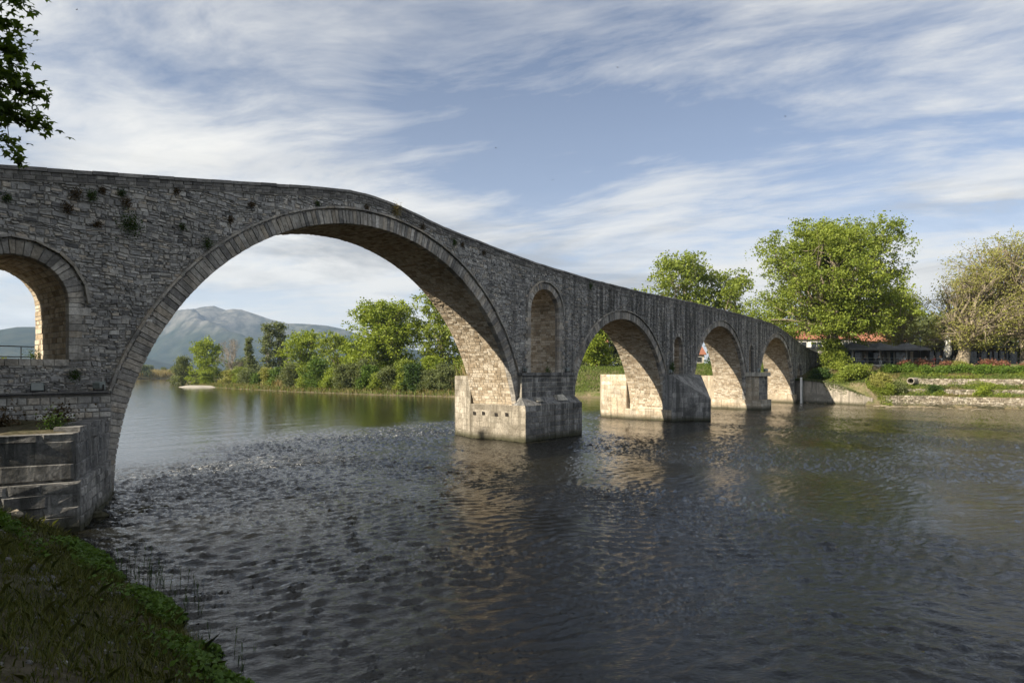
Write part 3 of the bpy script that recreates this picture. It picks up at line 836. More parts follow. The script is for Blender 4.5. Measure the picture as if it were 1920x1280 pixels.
face_blocks(pier0, P0p, 4, -0.4, 1.40, (0.26, 0.30, 0.24), 0.55, M_ASHD, True, proud=(0.0, 0.05), tint=(0.3, 1.0), rough=0.015)
for (xa, xb, ya, yb, za, zb) in ((-9.0, -4.55, -2.55, -0.7, 2.72, 3.02), (-9.2, -4.75, -2.3, -0.7, 3.03, 3.30)):
    q = MB(); q.box(xa, xb, ya, yb, za, zb, rnd.uniform(0.2, 0.6)); q.build('ledge_block', M_ASHD, pier0)
for s in range(9):                                # capping blocks along the pointed top
    t0, t1 = s / 9, (s + 1) / 9
    A = Vector((-0.4, -0.5, 0)); B = Vector((-2.5, -4.5, 0)); d = (B - A); nn = Vector((d.y, -d.x, 0)).normalized() * -1
    if nn.x < 0: nn = -nn
    p0, p1 = A + d * (t0 + 0.004), A + d * (t1 - 0.004)
    i0, i1 = p0 - nn * 0.6, p1 - nn * 0.6; o0, o1 = p0 + nn * 0.03, p1 + nn * 0.03
    q = MB(); zt = 2.86 + rnd.uniform(-0.03, 0.03)
    q.quadbox([(o0.x, o0.y, 2.705), (o1.x, o1.y, 2.705), (i1.x, i1.y, 2.705), (i0.x, i0.y, 2.705), (o0.x, o0.y, zt), (o1.x, o1.y, zt), (i1.x, i1.y, zt), (i0.x, i0.y, zt)], rnd.uniform(0, 0.6))
    if s < 8: q.build('capping_block', M_ASHD, pier0)
# soil washed onto the ledge of the near pier
mb = MB(); nx_, ny_ = 26, 9; idx = {}
for i in range(nx_):
    for j in range(ny_):
        fx_, fy_ = i / (nx_ - 1), j / (ny_ - 1)
        xx_ = -9.3 + 8.85 * fx_; yf_ = float(np.interp(xx_, [-9.3, -2.6, -0.45], [-1.75, -4.1, -0.62])); yy_ = yf_ + (-0.5 - yf_) * fy_
        edge = min(1.0, 4 * fy_ * 1.0 + .02) * min(1, 6 * (1 - fx_))
        idx[i, j] = len(mb.v); mb.v.append((xx_, yy_, 2.69 + edge * (0.10 + 0.10 * fy_ + 0.05 * math.sin(xx_ * 3.1 + yy_ * 2) + rnd.uniform(-.02, .03)))); mb.t.append(.5)
for i in range(nx_ - 1):
    for j in range(ny_ - 1): mb.f.append((idx[i, j], idx[i + 1, j], idx[i + 1, j + 1], idx[i, j + 1])); mb.m.append(0)
mb.build('ledge_soil', M_EARTH, pier0)
P0b = [(-0.28, -0.55), (-0.28, 0.0), (-9.5, 0.0), (-9.5, -0.55)]
mb = MB(); mb.prism(P0b, 2.6, 3.66); stage = mb.build('rubble_stage', M_MORT, bridge)
face_blocks(stage, P0b, 3, 2.72, 3.60, (0.15, 0.19, 0.13), 0.30, M_FACE, False, (0.01, 0.05), tint=(0.2, 1.0))
face_blocks(stage, P0b, 0, 2.72, 3.60, (0.3, 0.3), 0.30, M_FACE, False, (0.01, 0.04), tint=(0.0, 0.4))
x = -9.5
while x < -0.3:
    w_ = min(rnd.uniform(0.5, 0.9), -0.25 - x)
    q = MB(); q.box(x + 0.008, x + w_ - 0.008, -0.66, 0.0, 3.665, 3.74 + rnd.uniform(0, 0.02), rnd.uniform(0.1, 0.5)); q.build('ledge_slab', M_PAR, stage); x += w_
x = -4.25                                        # sill course of the left flood arch
while x < -1.4:
    w_ = min(rnd.uniform(0.3, 0.42), -1.37 - x)
    q = MB(); q.box(x + 0.008, x + w_ - 0.008, -0.07, BW, 4.62, 4.835, rnd.uniform(0.5, 1.0)); q.build('sill_block', M_RING, wall); x += w_

# first river pier
M_HOLE = plain('painted hole shade', (0.018, 0.015, 0.012), 1.0)  # near-black colour standing for the shade inside the putlog holes
P1 = [(22.72, -0.95), (29.3, -0.95), (29.3, 3.95), (22.72, 3.95)]
mb = MB(); mb.prism(P1, -1.5, 2.30)
pier1 = mb.build('pier', M_ASHG, bridge); tag(pier1, label='largest river pier with blunt nose and stained base')
face_blocks(pier1, P1, 0, 0.0, 2.30, (0.36, 0.42), 0.8, M_ASHD, True, (0.004, 0.03), tint=(0.0, 0.8), rough=0.012)
HOLES = [(s, 1.62) for s in (1.35, 2.35, 3.4, 4.25)]
face_blocks(pier1, P1, 3, 0.0, 2.30, (0.36, 0.42), 0.7, M_ASHG, True, (0.002, 0.012), tint=(0.1, 0.9))
for k, s in enumerate((0.55, 1.45, 2.55, 3.35)):   # square putlog holes: near-black boxes, the shade inside painted as their colour
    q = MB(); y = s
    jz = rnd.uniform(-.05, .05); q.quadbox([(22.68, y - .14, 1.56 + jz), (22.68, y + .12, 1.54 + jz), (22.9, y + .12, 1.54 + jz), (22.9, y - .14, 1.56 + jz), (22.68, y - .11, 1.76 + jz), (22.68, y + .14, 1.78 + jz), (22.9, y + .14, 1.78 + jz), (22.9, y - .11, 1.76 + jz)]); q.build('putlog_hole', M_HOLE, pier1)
mb = MB()
mb.quadbox([(22.75, -0.9, 2.30), (29.27, -0.9, 2.30), (29.27, 0.02, 2.30), (22.75, 0.02, 2.30), (23.05, -0.35, 2.78), (29.2, -0.35, 2.78), (29.2, 0.02, 2.78), (23.05, 0.02, 2.78)], 0.3)
mb.build('weathering', M_ASHD, pier1)
P1u = [(23.1, -0.34), (29.35, -0.34), (29.35, 0.02), (23.1, 0.02)]
mb = MB(); mb.prism(P1u, 2.75, 4.2); up1 = mb.build('upper_stage', M_ASH, pier1)
face_blocks(pier1, P1u, 0, 2.79, 4.2, (0.34, 0.30), 0.6, M_ASHD, True, (0.004, 0.025), tint=(0.0, 0.9))
face_blocks(pier1, P1u, 3, 2.79, 4.2, (0.34, 0.30), 0.4, M_ASH, True, (0.004, 0.025), tint=(0.0, 0.6))
x = 23.0
while x < 29.4:
    w_ = min(rnd.uniform(0.6, 1.0), 29.42 - x); q = MB()
    q.box(x + 0.01, x + w_ - 0.01, -0.46, 0.0, 4.205, 4.37 + rnd.uniform(0, 0.03), rnd.uniform(0, 0.6)); q.build('capping_block', M_ASHD, pier1); x += w_
for (cx_, w_, d_, h_) in ((26.6, 1.1, 0.35, 0.38), (24.2, 0.7, 0.25, 0.22)):   # fallen broken blocks on the weathering
    q = MB(); q.quadbox([(cx_, -0.8, 2.5), (cx_ + w_, -0.85, 2.5), (cx_ + w_, -0.3, 2.6), (cx_, -0.3, 2.6), (cx_ + 0.06, -0.62, 2.5 + h_), (cx_ + w_ * 0.8, -0.55, 2.5 + h_ * 1.05), (cx_ + w_ * 0.9, -0.3, 2.5 + h_), (cx_ + 0.1, -0.3, 2.5 + h_ * 0.9)], rnd.uniform(0.3, 1))
    q.build('broken_block', M_ASH, pier1)
P1b = [(22.70, 3.7), (29.3, 3.7), (27.9, 6.6), (26.2, 8.0), (23.55, 6.0)]
mb = MB(); mb.prism(P1b, -1.5, 4.15); q = mb.build('rear_cutwater', M_ASHG, pier1)
face_blocks(q, P1b, 4, 0.0, 4.15, (0.4, 0.36), 0.6, M_ASHG, False, (0.005, 0.02), tint=(0.3, 1))

# second pier: pointed nose under a sloping stone roof
P2 = [(44.45, -0.85), (47.35, -3.35), (51.25, -0.85), (51.25, 3.8), (44.45, 3.8)]
mb = MB()
mb.v = [(44.45, -0.85, -1.5), (47.35, -3.35, -1.5), (51.25, -0.85, -1.5), (51.25, 0.0, -1.5), (44.45, 0.0, -1.5),
        (44.45, -0.85, 4.15), (47.35, -3.35, 1.95), (51.25, -0.85, 4.15), (51.25, 0.0, 4.25), (44.45, 0.0, 4.25)]
mb.t = [0.5] * 10
mb.f = [(0, 1, 6, 5), (1, 2, 7, 6), (2, 3, 8, 7), (3, 4, 9, 8), (4, 0, 5, 9), (5, 6, 7), (5, 7, 8, 9)]; mb.m = [0] * 7
pier2 = mb.build('pier', M_ASHD, bridge); tag(pier2, label='second river pier with pointed nose and sloping roof')
L01 = math.hypot(2.9, 2.5)
face_blocks(pier2, P2, 0, 0.0, 4.1, (0.45, 0.40), 0.85, M_ASHD, True, (0.004, 0.016), ztop=lambda s: 4.15 - 2.2 * s / L01)
face_blocks(pier2, P2, 1, 0.0, 4.1, (0.45, 0.40), 0.85, M_ASH, False, (0.004, 0.016), ztop=lambda s: 1.95 + 2.2 * s / 4.63)
mb = MB(); P2s = [(44.45, -0.84), (51.25, -0.84), (51.25, 3.9), (44.45, 3.9)]
mb.prism(P2s, -1.5, 1.0); q = mb.build('plinth', M_ASHW, pier2)
face_blocks(q, P2s, 3, 0.0, 1.0, (0.42, 0.36), 0.7, M_ASHW, False, (0.004, 0.014), tint=(0.4, 1))
P2b = [(44.5, 3.72), (51.2, 3.72), (49.6, 7.4), (47.9, 8.6), (45.25, 6.9)]
mb = MB(); mb.prism(P2b, -1.5, 4.2); q = mb.build('rear_cutwater', M_ASHW, pier2)
face_blocks(q, P2b, 4, 0.0, 4.2, (0.42, 0.38), 0.7, M_ASHW, False, (0.005, 0.02), tint=(0.3, 1))

# third pier: square pillar nose with a projecting cap
P3 = [(66.85, -1.6), (70.1, -1.6), (71.5, 0.0), (71.5, 3.8), (66.85, 3.8)]
mb = MB(); mb.prism([(66.85, -1.6), (70.1, -1.6), (71.2, 0.02), (66.85, 0.02)], -1.5, 3.95)
pier3 = mb.build('pier', M_ASH, bridge); tag(pier3, label='third river pier, square nose under a projecting cap slab')
P3q = [(66.85, -1.6), (70.1, -1.6), (71.2, 0.02), (66.85, 0.02)]
face_blocks(pier3, P3q, 0, 1.15, 3.95, (0.5, 0.45), 0.8, M_ASHD, True, (0.01, 0.04), tint=(0.0, 0.8))
face_blocks(pier3, P3q, 3, 1.15, 3.95, (0.5, 0.45), 0.8, M_ASHW, True, (0.01, 0.04), tint=(0.3, 1.0))
mb = MB(); P3p = [(66.5, -1.95), (70.4, -1.95), (71.6, 0.0), (71.6, 3.9), (66.5, 3.9)]
mb.prism(P3p, -1.5, 1.15); q = mb.build('plinth', M_ASHW, pier3)
face_blocks(q, P3p, 0, 0.0, 1.15, (0.4, 0.36), 0.8, M_ASH, False, (0.004, 0.014)); face_blocks(q, P3p, 4, 0.0, 1.15, (0.4, 0.36), 0.8, M_ASHW, False, (0.004, 0.014), tint=(0.3, 1))
mb = MB(); mb.prism([(66.6, -1.9), (70.3, -1.9), (71.4, 0.0), (66.6, 0.0)], 3.955, 4.42, 0.6); mb.build('cap_slab', M_ASH, pier3)
mb = MB(); mb.prism([(66.9, 3.72), (71.5, 3.72), (69.2, 7.6)], -1.5, 4.0); mb.build('rear_cutwater', M_ASHW, pier3)
mb = MB(); mb.prism([(86.95, -0.4), (88.3, -0.4), (88.3, 4.1), (86.95, 4.1)], -1.5, 1.2); mb.build('abutment', M_ASHW, bridge)
# ------------------------------------------------------------------ plants
def leaf_arrays(C, size, r, up=0.5, aspect=0.75, clump=None):
    """one folded-flat leaf quad at every centre in C"""
    n = len(C)
    nm = r.normal(size=(n, 3)); nm /= np.linalg.norm(nm, axis=1)[:, None]; nm[:, 2] += up; nm /= np.linalg.norm(nm, axis=1)[:, None]
    a = np.cross(nm, r.normal(size=(n, 3))); a /= np.linalg.norm(a, axis=1)[:, None] + 1e-9
    b_ = np.cross(nm, a)
    s = (size * r.uniform(0.65, 1.3, n))[:, None] * 0.5
    V = np.stack([C - a * s, C - b_ * s * aspect + nm * s * 0.18, C + a * s, C + b_ * s * aspect + nm * s * 0.18], 1).reshape(-1, 3)
    F = np.arange(n * 4).reshape(-1, 4)
    ti = r.uniform(0, 0.6, n) + (clump if clump is not None else r.uniform(0, 0.4, n))
    return V, F, np.repeat(np.clip(ti, 0, 1), 4)

def branch(mb, p, q, r0, r1, rr, n=5, seg=5, wob=0.08, tint=0.5):
    p = Vector(p); q = Vector(q); L = (q - p).length; pts = []; rad = []
    off = Vector((0, 0, 0))
    for i in range(seg + 1):
        f = i / seg
        k = math.sin(math.pi * f)
        pts.append(p.lerp(q, f) + Vector((rr.uniform(-1, 1), rr.uniform(-1, 1), rr.uniform(-0.3, 1))) * L * wob * k)
        rad.append(r0 + (r1 - r0) * f)
    mb.tube(pts, rad, n, tint, cap=False)
    return pts

def tree(name, label, loc, H, cr, cb, leafm, seed, bark=None, lobes=14, tips=26, per=26, leaf=0.42, tr=0.4, spread=0.55, group=None, cat='tree',
         shape='round', twigs=0, crown='crown', stem='trunk', lean=(0, 0), lobe_k=0.40, fork=0.35, squash=0.85):
    r = np.random.default_rng(seed); rr = random.Random(seed)
    root = thing(name, label, cat, loc, rr.uniform(0, 6.28) if shape != 'fixed' else 0.0, group)
    tb = MB(); ch = H - cb
    fk = Vector((lean[0] * fork, lean[1] * fork, max(cb + ch * 0.12, H * fork)))
    base = Vector((0, 0, -0.3))
    tp = [base, Vector((0, 0, 0.25)), base.lerp(fk, 0.5) + Vector((rr.uniform(-.1, .1), rr.uniform(-.1, .1), 0)) * tr * 3, fk]
    tb.tube(tp, [tr * 1.5, tr * 1.08, tr * 0.86, tr * 0.7], 9, rr.uniform(0.3, 0.7), cap=False)
    C = []; CL = []; ga = 2.39996
    for i in range(lobes):
        h = (i + 0.5) / lobes
        if shape == 'cone': pr = (1 - h) * 0.85 + 0.08
        elif shape == 'column': pr = 0.75 * math.sin(math.pi * (0.12 + 0.80 * h)) ** 0.5
        elif shape == 'shrub': pr = math.sqrt(max(0.03, 1 - h * h))
        else: pr = math.sin(math.pi * (0.20 + 0.72 * h)) ** 0.75
        az = i * ga + rr.uniform(-0.5, 0.5)
        lr = cr * lobe_k * rr.uniform(0.75, 1.2) * (0.55 + 0.45 * pr)
        if shape in ('cone', 'column'): lr = cr * (0.42 * pr + 0.14)
        rad = max(0.0, (cr - lr) * pr) * (rr.uniform(0.55, 1.0) if i % 3 else rr.uniform(0.0, 0.4))
        c = Vector((rad * math.cos(az) + lean[0] * h, rad * math.sin(az) + lean[1] * h, min(H - lr * squash, max(cb + lr * 0.5, cb + ch * h))))
        lp = branch(tb, fk - Vector((0, 0, rr.uniform(0, 0.25) * fk.z)), c, tr * rr.uniform(0.28, 0.5), tr * 0.10, rr, 5, 5, 0.10)
        d = r.normal(size=(tips, 3)); d /= np.linalg.norm(d, axis=1)[:, None]
        d[:, 2] = d[:, 2] * squash + 0.08
        T = np.array(c) + d * lr * (r.uniform(0.30, 1.12, (tips, 1)))
        for k in range(tips):
            if k < twigs or k % 6 == 0:
                s0 = lp[rr.randint(2, 5)]
                branch(tb, s0, T[k], tr * 0.07 + 0.012, 0.010 + tr * 0.01, rr, 3, 3, 0.12)
        sz = spread * (0.6 + 0.8 * r.random((tips, 1, 1)))
        pts = T[:, None, :] + r.normal(size=(tips, per, 3)) * sz * np.array([1, 1, 0.62])
        C.append(pts.reshape(-1, 3)); CL.append(np.repeat(r.uniform(0, 0.4, tips), per))
    C = np.concatenate(C); CL = np.concatenate(CL)
    keep = C[:, 2] > 0.05
    V, F, ti = leaf_arrays(C[keep], leaf, r, clump=CL[keep])
    raw_mesh(crown, V, F, [leafm], ti, root)
    tb.build(stem, bark or M_BARK, root, smooth=True)
    return root

def G(x, y, dz=0.0): return (x, y, hz(x, y) + dz)

# --- trees on the far bank upstream, seen through the great arch
FB = 'trees on the wooded bank upstream'
tree('poplar_tree', 'bright green bushy tree at the left end of the wooded bank beside the gravel bar', G(91, 189), 15.0, 7.8, 0.3, L_BRIGHT, 1, lobes=14, tips=24, per=22, leaf=0.55, group=FB)
tree('poplar_tree', 'small yellowish green tree at the very tip of the wooded bank', G(88, 199), 10.5, 4.6, 0.2, L_OLIVE, 2, lobes=9, tips=18, per=18, leaf=0.5, group=FB)
tree('conifer_tree', 'narrow dark grey-green conifer beside the leafless tree', G(94.7, 166), 14.0, 2.6, 1.0, L_OLIVE, 3, lobes=16, tips=14, per=18, leaf=0.5, spread=0.4, shape='cone', group=FB)
tree('eucalyptus_tree', 'tall slim brownish tree, left of the pair above the wooded bank', G(93, 152), 17.8, 3.2, 2.5, L_OLIVE, 4, M_GBARK, lobes=13, tips=14, per=18, leaf=0.5, spread=0.5, shape='column', group=FB)
tree('eucalyptus_tree', 'tall slim grey-green tree, right of the pair above the wooded bank', G(96.5, 151), 18.2, 4.2, 3.0, L_OLIVE, 5, M_GBARK, lobes=14, tips=16, per=18, leaf=0.5, spread=0.5, shape='column', group=FB)
tree('plane_tree', 'bright green rounded tree in the middle of the wooded bank', G(86, 121), 14.0, 8.0, 0.4, L_BRIGHT, 6, lobes=15, tips=24, per=24, leaf=0.5, group=FB)
tree('plane_tree', 'low green tree left of the large spreading tree behind the arch', G(84, 104), 12.5, 7.0, 0.3, L_PLANE, 7, lobes=12, tips=20, per=22, leaf=0.48, group=FB)
tree('plane_tree', 'large spreading yellow-green tree filling the right of the great arch', G(85, 87), 18.8, 12.5, 0.5, L_BRIGHT, 8, M_PBARK, lobes=40, tips=30, per=28, leaf=0.48, tr=0.5, group=FB, lobe_k=0.33)
tree('plane_tree', 'tall green tree rising behind the right side of the great arch', G(92, 76), 24.0, 9.0, 1.5, L_PLANE, 9, M_PBARK, lobes=20, tips=28, per=28, leaf=0.48, tr=0.5, group=FB)
tree('plane_tree', 'green tree close to the bank behind the pier, under the tall tree', G(91, 63), 16.0, 8.5, 0.5, L_PLANE, 10, lobes=15, tips=24, per=24, leaf=0.48, group=FB)
# leafless tree
def bare_tree(name, label, loc, H, cr, seed, leafm, per, leaf, bark, group=None, tr=0.35, lean=(0, 0), lobes=14, twigs=14, fork=0.3, cb=None):
    return tree(name, label, loc, H, cr, H * 0.28 if cb is None else cb, leafm, seed, bark, lobes, twigs, per, leaf, tr, 0.5, group, twigs=99, lean=lean, fork=fork, lobe_k=0.32)
bare_tree('bare_tree', 'leafless pale brown tree between the poplar and the conifer', G(94, 176), 14.3, 5.6, 12, L_TWIG, 16, 0.16, M_GBARK, FB, lobes=16, twigs=18)
bare_tree('bare_tree', 'second greyish bare tree half hidden behind the slim pair', G(103, 158), 11.0, 4.2, 13, L_TWIG, 14, 0.16, M_GBARK, FB, lobes=12, twigs=14)
# dim trees far behind them
FT = 'small trees on the plain far behind the river'
BGT = tree('distant_tree', 'hazy green tree on the plain far behind the river', G(190, 250), 9.5, 6.5, 0.4, L_OLIVE, 20, lobes=12, tips=16, per=16, leaf=0.75, spread=0.8, group=FT)
rb = random.Random(5)
def free_bank(x, y): return hz(x, y) > 0.3
k = 0
while k < 46:
    u_, d_ = rb.uniform(250, 780), rb.uniform(230, 640)
    q_ = (u_ - 960) / 1170
    x_ = CAM[0] + d_ * (math.cos(PHI) + q_ * math.sin(PHI)); y_ = CAM[1] + d_ * (math.sin(PHI) - q_ * math.cos(PHI))
    if not free_bank(x_, y_) or (u_ < 335 and d_ < 420): continue
    c_ = copy_tree(BGT); c_.location = G(x_, y_); c_.rotation_euler = (0, 0, rb.uniform(0, 6.28)); s_ = rb.uniform(0.45, 0.95); c_.scale = (s_ * rb.uniform(0.9, 1.5), s_, s_)
    k += 1
for i, (x_, y_, s_) in enumerate(((12, 101, 0.62), (17, 110, 0.5), (8, 112, 0.72), (24, 128, 0.66), (21, 150, 0.75), (4, 108, 0.6))):
    c_ = copy_tree(BGT); c_.location = G(x_, y_); c_.rotation_euler = (0, 0, i * 1.3); c_.scale = (s_, s_, s_)
    c_['group'] = 'bushes behind the left flood arch'; c_['label'] = 'low green bush seen through the left flood arch'; c_['category'] = 'bush'

CT = 'trees behind the cafe'
for i, (x_, y_, s_) in enumerate(((128, 6, 1.0), (133, -4, 1.15), (136, -14, 1.0), (141, -24, 1.2), (146, -34, 1.1), (150, -46, 1.2), (158, -20, 1.35), (152, -6, 1.3), (145, 8, 1.2), (140, 20, 1.1), (160, -60, 1.3), (148, 62, 1.0), (125, 56, 0.8), (133, 66, 0.75))):
    c_ = copy_tree(BGT); c_.location = G(x_, y_); c_.rotation_euler = (0, 0, i * 1.3); c_.scale = (s_, s_, s_); c_['group'] = CT; c_['label'] = 'grey-green tree behind the cafe and the houses'
# --- shrubs along the water's edge
SH = "shrubs along the water's edge upstream"
specs = [(77, 113, 5.2, 3.6, L_OLIVE, 'round sage green shrub at the left end of the waterside shrubs'),
         (75.2, 99, 6.6, 3.8, L_HEDGE, 'tall soft green shrub at the water, below the middle tree'),
         (75.0, 88, 5.2, 3.0, L_OLIVE, 'grey-green shrub leaning over the water left of the large tree'),
         (74.4, 80, 4.6, 2.3, L_HEDGE, 'small bright green shrub at the water below the large tree'),
         (74.5, 73.5, 4.4, 2.5, L_OLIVE, 'silvery green shrub at the water below the large tree'),
         (75.0, 67, 4.9, 2.6, L_DARK, 'dark green shrub at the water near the first river pier'),
         (77.0, 61, 4.6, 2.8, L_OLIVE, 'pale shrub at the water beside the cane clump'),
         (80, 128, 4.0, 3.0, L_DRY, 'low tan bush on the open bank behind the gravel bar'),
         (84, 146, 3.8, 3.0, L_OLIVE, 'low olive bush on the open bank below the slim pair'),
         (86.5, 162, 3.6, 2.8, L_DRY, 'low brownish bush on the open bank below the bare tree'),
         (87, 178, 4.2, 2.8, L_BRIGHT, 'low bright bush on the bank below the poplar'),
         (75.6, 105, 4.6, 2.8, L_PLANE, 'leafy green shrub between the sage shrub and the tall soft one'), (74.6, 93, 4.0, 2.4, L_BRIGHT, 'bright shrub right of the tall soft green one'),
         (76, 83, 5.6, 2.6, L_OLIVE, 'taller grey shrub behind the waterside row below the large tree'), (74.2, 76.6, 3.2, 2.0, L_PLANE, 'low green shrub hanging over the water below the large tree'),
         (75.4, 70, 5.4, 2.6, L_PLANE, 'green shrub left of the dark one near the first river pier'), (78.5, 66, 6.0, 3.0, L_BRIGHT, 'tall bright shrub behind the dark one near the pier'), (76.3, 64, 3.4, 2.2, L_OLIVE, 'low silvery shrub right of the dark one'),
         (78.4, 121, 4.4, 2.8, L_HEDGE, 'green bush right of the tan bush on the open bank'), (88.6, 186, 4.0, 2.4, L_OLIVE, 'low olive bush under the poplar at the bank tip'), (85.6, 154, 4.4, 2.8, L_PLANE, 'green bush under the slim pair of trees'),
         (82, 137, 3.0, 2.4, L_HEDGE, 'little green bush on the open bank left of the sage shrub')]
for i, (x_, y_, h_, c_, m_, l_) in enumerate(specs):
    tree('shrub', l_, G(x_, y_), h_ * 1.1, c_ * 1.35, 0.0, m_, 40 + i, lobes=13, tips=22, per=24, leaf=0.30, tr=0.10, spread=0.36, group=SH, cat='shrub', shape='shrub', crown='foliage', stem='stems', fork=0.1)
# cane and dry reeds
def blades(name, pts, hmin, hmax, wid, mat, seed, label=None, cat=None, group=None, kind=None, lean=0.25, loc=None):
    r = np.random.default_rng(seed); P = np.asarray(pts, float); n = len(P)
    if loc is not None: P = P - np.array(loc)
    h = r.uniform(hmin, hmax, n)[:, None]; az = r.uniform(0, 6.28, n); a = np.stack([np.cos(az), np.sin(az), 0 * az], 1)
    ln = r.normal(size=(n, 3)) * np.array([1, 1, 0]) * lean * h
    w_ = wid * r.uniform(0.6, 1.4, n)[:, None]
    up = np.array([0, 0, 1.0])
    V = np.stack([P - a * w_, P + a * w_, P + ln * 0.35 + up * h * 0.6 + a * w_ * 0.7, P + ln + up * h * (1 - 0.3 * lean), P + ln * 0.35 + up * h * 0.6 - a * w_ * 0.7], 1).reshape(-1, 3)
    F = np.arange(n * 5).reshape(-1, 5)
    o = raw_mesh(name, V, F, [mat], np.repeat(r.uniform(0, 1, n), 5), loc=loc or (0, 0, 0))
    return tag(o, label, cat, group, kind)
def scatter(n, seed, fx, jit=0):
    r = np.random.default_rng(seed); out = fx(r, n)
    z_ = height(out[:, 0], out[:, 1]); k_ = z_ > 0.02
    return np.column_stack([out[k_], z_[k_] - 0.03])
for i, (x_, y_, rad, hh_, lab) in enumerate(((79.5, 54.5, 3.2, 5.6, 'tall dry cane clump beside the first river pier'), (79, 118, 3.0, 3.6, 'dry tan cane tuft left of the round sage shrub'), (83, 49, 2.6, 4.0, 'low dry cane clump behind the first river pier'))):
    pts = scatter(420, 60 + i, lambda r, n: np.column_stack([x_ + r.normal(size=n) * rad * 0.5, y_ + r.normal(size=n) * rad * 0.5]))
    blades('cane_clump', pts, hh_ * 0.5, hh_, 0.05, L_TAN, 70 + i, lab, 'cane', 'dry cane clumps on the bank', lean=0.14, loc=G(x_, y_))
pts = scatter(5200, 63, lambda r, n: np.column_stack([np.interp(r.random(n), [0, 1], [84, 205]), r.random(n)]))
def reed_line(r, n):
    f = r.random(n); x_ = np.interp(f, [0, .5, 1], [100, 150, 215]); y_ = np.interp(f, [0, .5, 1], [364, 418, 458])
    return np.column_stack([x_ - 2 + r.normal(size=n) * 4, y_ + 4 + np.abs(r.normal(size=n)) * 7])
tag(blades('reed_bed', scatter(5200, 64, reed_line), 3.0, 5.2, 0.13, L_TAN, 65, 'pale reed bed along the far bend of the river', 'reeds', lean=0.12), kind='stuff')

# --- right bank: tree behind the arch, tree above the deck, the great plane, the two half-bare planes
tree('plane_tree', 'young bright green tree on the grass slope seen through the second arch', G(103, 42), 8.6, 4.6, 0.5, L_BRIGHT, 30, lobes=14, tips=24, per=24, leaf=0.40)
tree('plane_tree', 'green shrubby tree seen low through the third arch', G(108, 17.5), 4.6, 3.6, 0.2, L_DARK, 31, lobes=10, tips=20, per=24, leaf=0.36)
tree('plane_tree', 'yellow-green tree whose crown shows above the bridge deck', G(116.2, 29.2), 23.0, 11.5, 6.0, L_PLANE, 32, M_PBARK, lobes=22, tips=24, per=26, leaf=0.46, tr=0.5)
tree('plane_tree', 'second yellow-green tree showing above the deck, right of the taller crown', G(123.4, 23.4), 20.5, 9.5, 5.5, L_PLANE, 36, M_PBARK, lobes=18, tips=22, per=26, leaf=0.46, tr=0.45)
tree('plane_tree', 'huge dense green plane tree standing at the end of the bridge', G(96.9, -3.2), 22.3, 15.2, 4.6, L_PLANE, 33, M_PBARK, lobes=66, tips=24, per=56, leaf=0.31, tr=1.0, spread=0.52, lobe_k=0.29, fork=0.22)
bare_tree('plane_tree', 'half bare gnarled plane tree with thick trunk beside the cafe terrace', G(110.5, -18.6), 15.5, 9.5, 34, L_DRY, 15, 0.24, M_PBARK, None, 0.95, (-3.5, 3.0), 34, 24, fork=0.13, cb=2.6)
bare_tree('plane_tree', 'half bare brownish plane tree at the right edge behind the parasol', G(118.5, -26.5), 20.5, 13.5, 35, L_DRY, 17, 0.26, M_PBARK, None, 0.85, (0, -2.5), 40, 26, fork=0.16, cb=2.8)
bare_tree('plane_tree', 'smaller sparse yellow-green plane tree between the huge tree and the gnarled one', G(116, -9.5), 12.5, 8.0, 39, L_DRY, 14, 0.26, M_PBARK, None, 0.4, (0, 0), 24, 22, fork=0.2, cb=3.0)
# trees outside the frame whose shade falls on the near bank and the first pier
SHD = 'tall trees standing left of the frame on the near bank'
shade0 = tree('plane_tree', 'tall plane tree standing left of the frame on the near bank', G(-24, -4), 19, 8.0, 3.0, L_PLANE, 37, M_PBARK, lobes=20, tips=22, per=22, leaf=0.55, tr=0.6, group=SHD)
for x_, y_ in ((-25, -18), (-38, 2), (-22, -30), (-40, -14), (-20, -11), (-31, -9), (-33, -24), (-19, -22), (-15.5, -18.5), (-14.5, -28)):
    c_ = copy_tree(shade0); c_.location = G(x_, y_); c_.rotation_euler = (0, 0, x_ + y_)
c_ = copy_tree(shade0); c_.location = G(-13, 16); c_.rotation_euler = (0, 0, 2); c_.scale = (0.8, 0.8, 1.05)
# the plane tree whose twigs hang into the picture
over = tree('plane_tree', 'plane tree branches with dark leaves hanging in at the top left corner', G(-13.2, -8.6), 16.5, 5.6, 6.0, L_DARK, 38, M_PBARK, lobes=16, tips=22, per=22, leaf=0.30, tr=0.45, spread=0.5, shape='fixed')
ob = Vector(over.location)
tw = MB(); lv = []; ro = random.Random(3)
for (ex, ey, ez, n_) in ((-4.88, -10.1, 11.55, 150), (-4.95, -10.02, 10.95, 130), (-4.93, -10.04, 10.45, 150), (-5.05, -9.9, 10.05, 110), (-4.74, -10.28, 9.75, 190), (-4.63, -10.42, 9.15, 180), (-4.96, -10.0, 8.75, 90), (-5.1, -9.85, 11.9, 150), (-5.15, -9.8, 9.4, 120)):
    e = Vector((ex, ey, ez)); s0 = Vector((-8.2, -9.3, ez + 0.9 + ro.uniform(-.2, .3)))
    pts = branch(tw, s0 - ob, e - ob, 0.035, 0.006, ro, 5, 8, 0.05)
    for i in range(int(n_ * 1.35)):
        f = 0.62 + 0.38 * ro.random() ** 0.8
        p_ = pts[min(7, int(f * 8))].lerp(pts[min(8, int(f * 8) + 1)], (f * 8) % 1)
        sp_ = 0.24 * (1.05 - 0.6 * f)
        lv.append(p_ + Vector((ro.gauss(0, sp_), ro.gauss(0, sp_), ro.gauss(-0.04, sp_))))
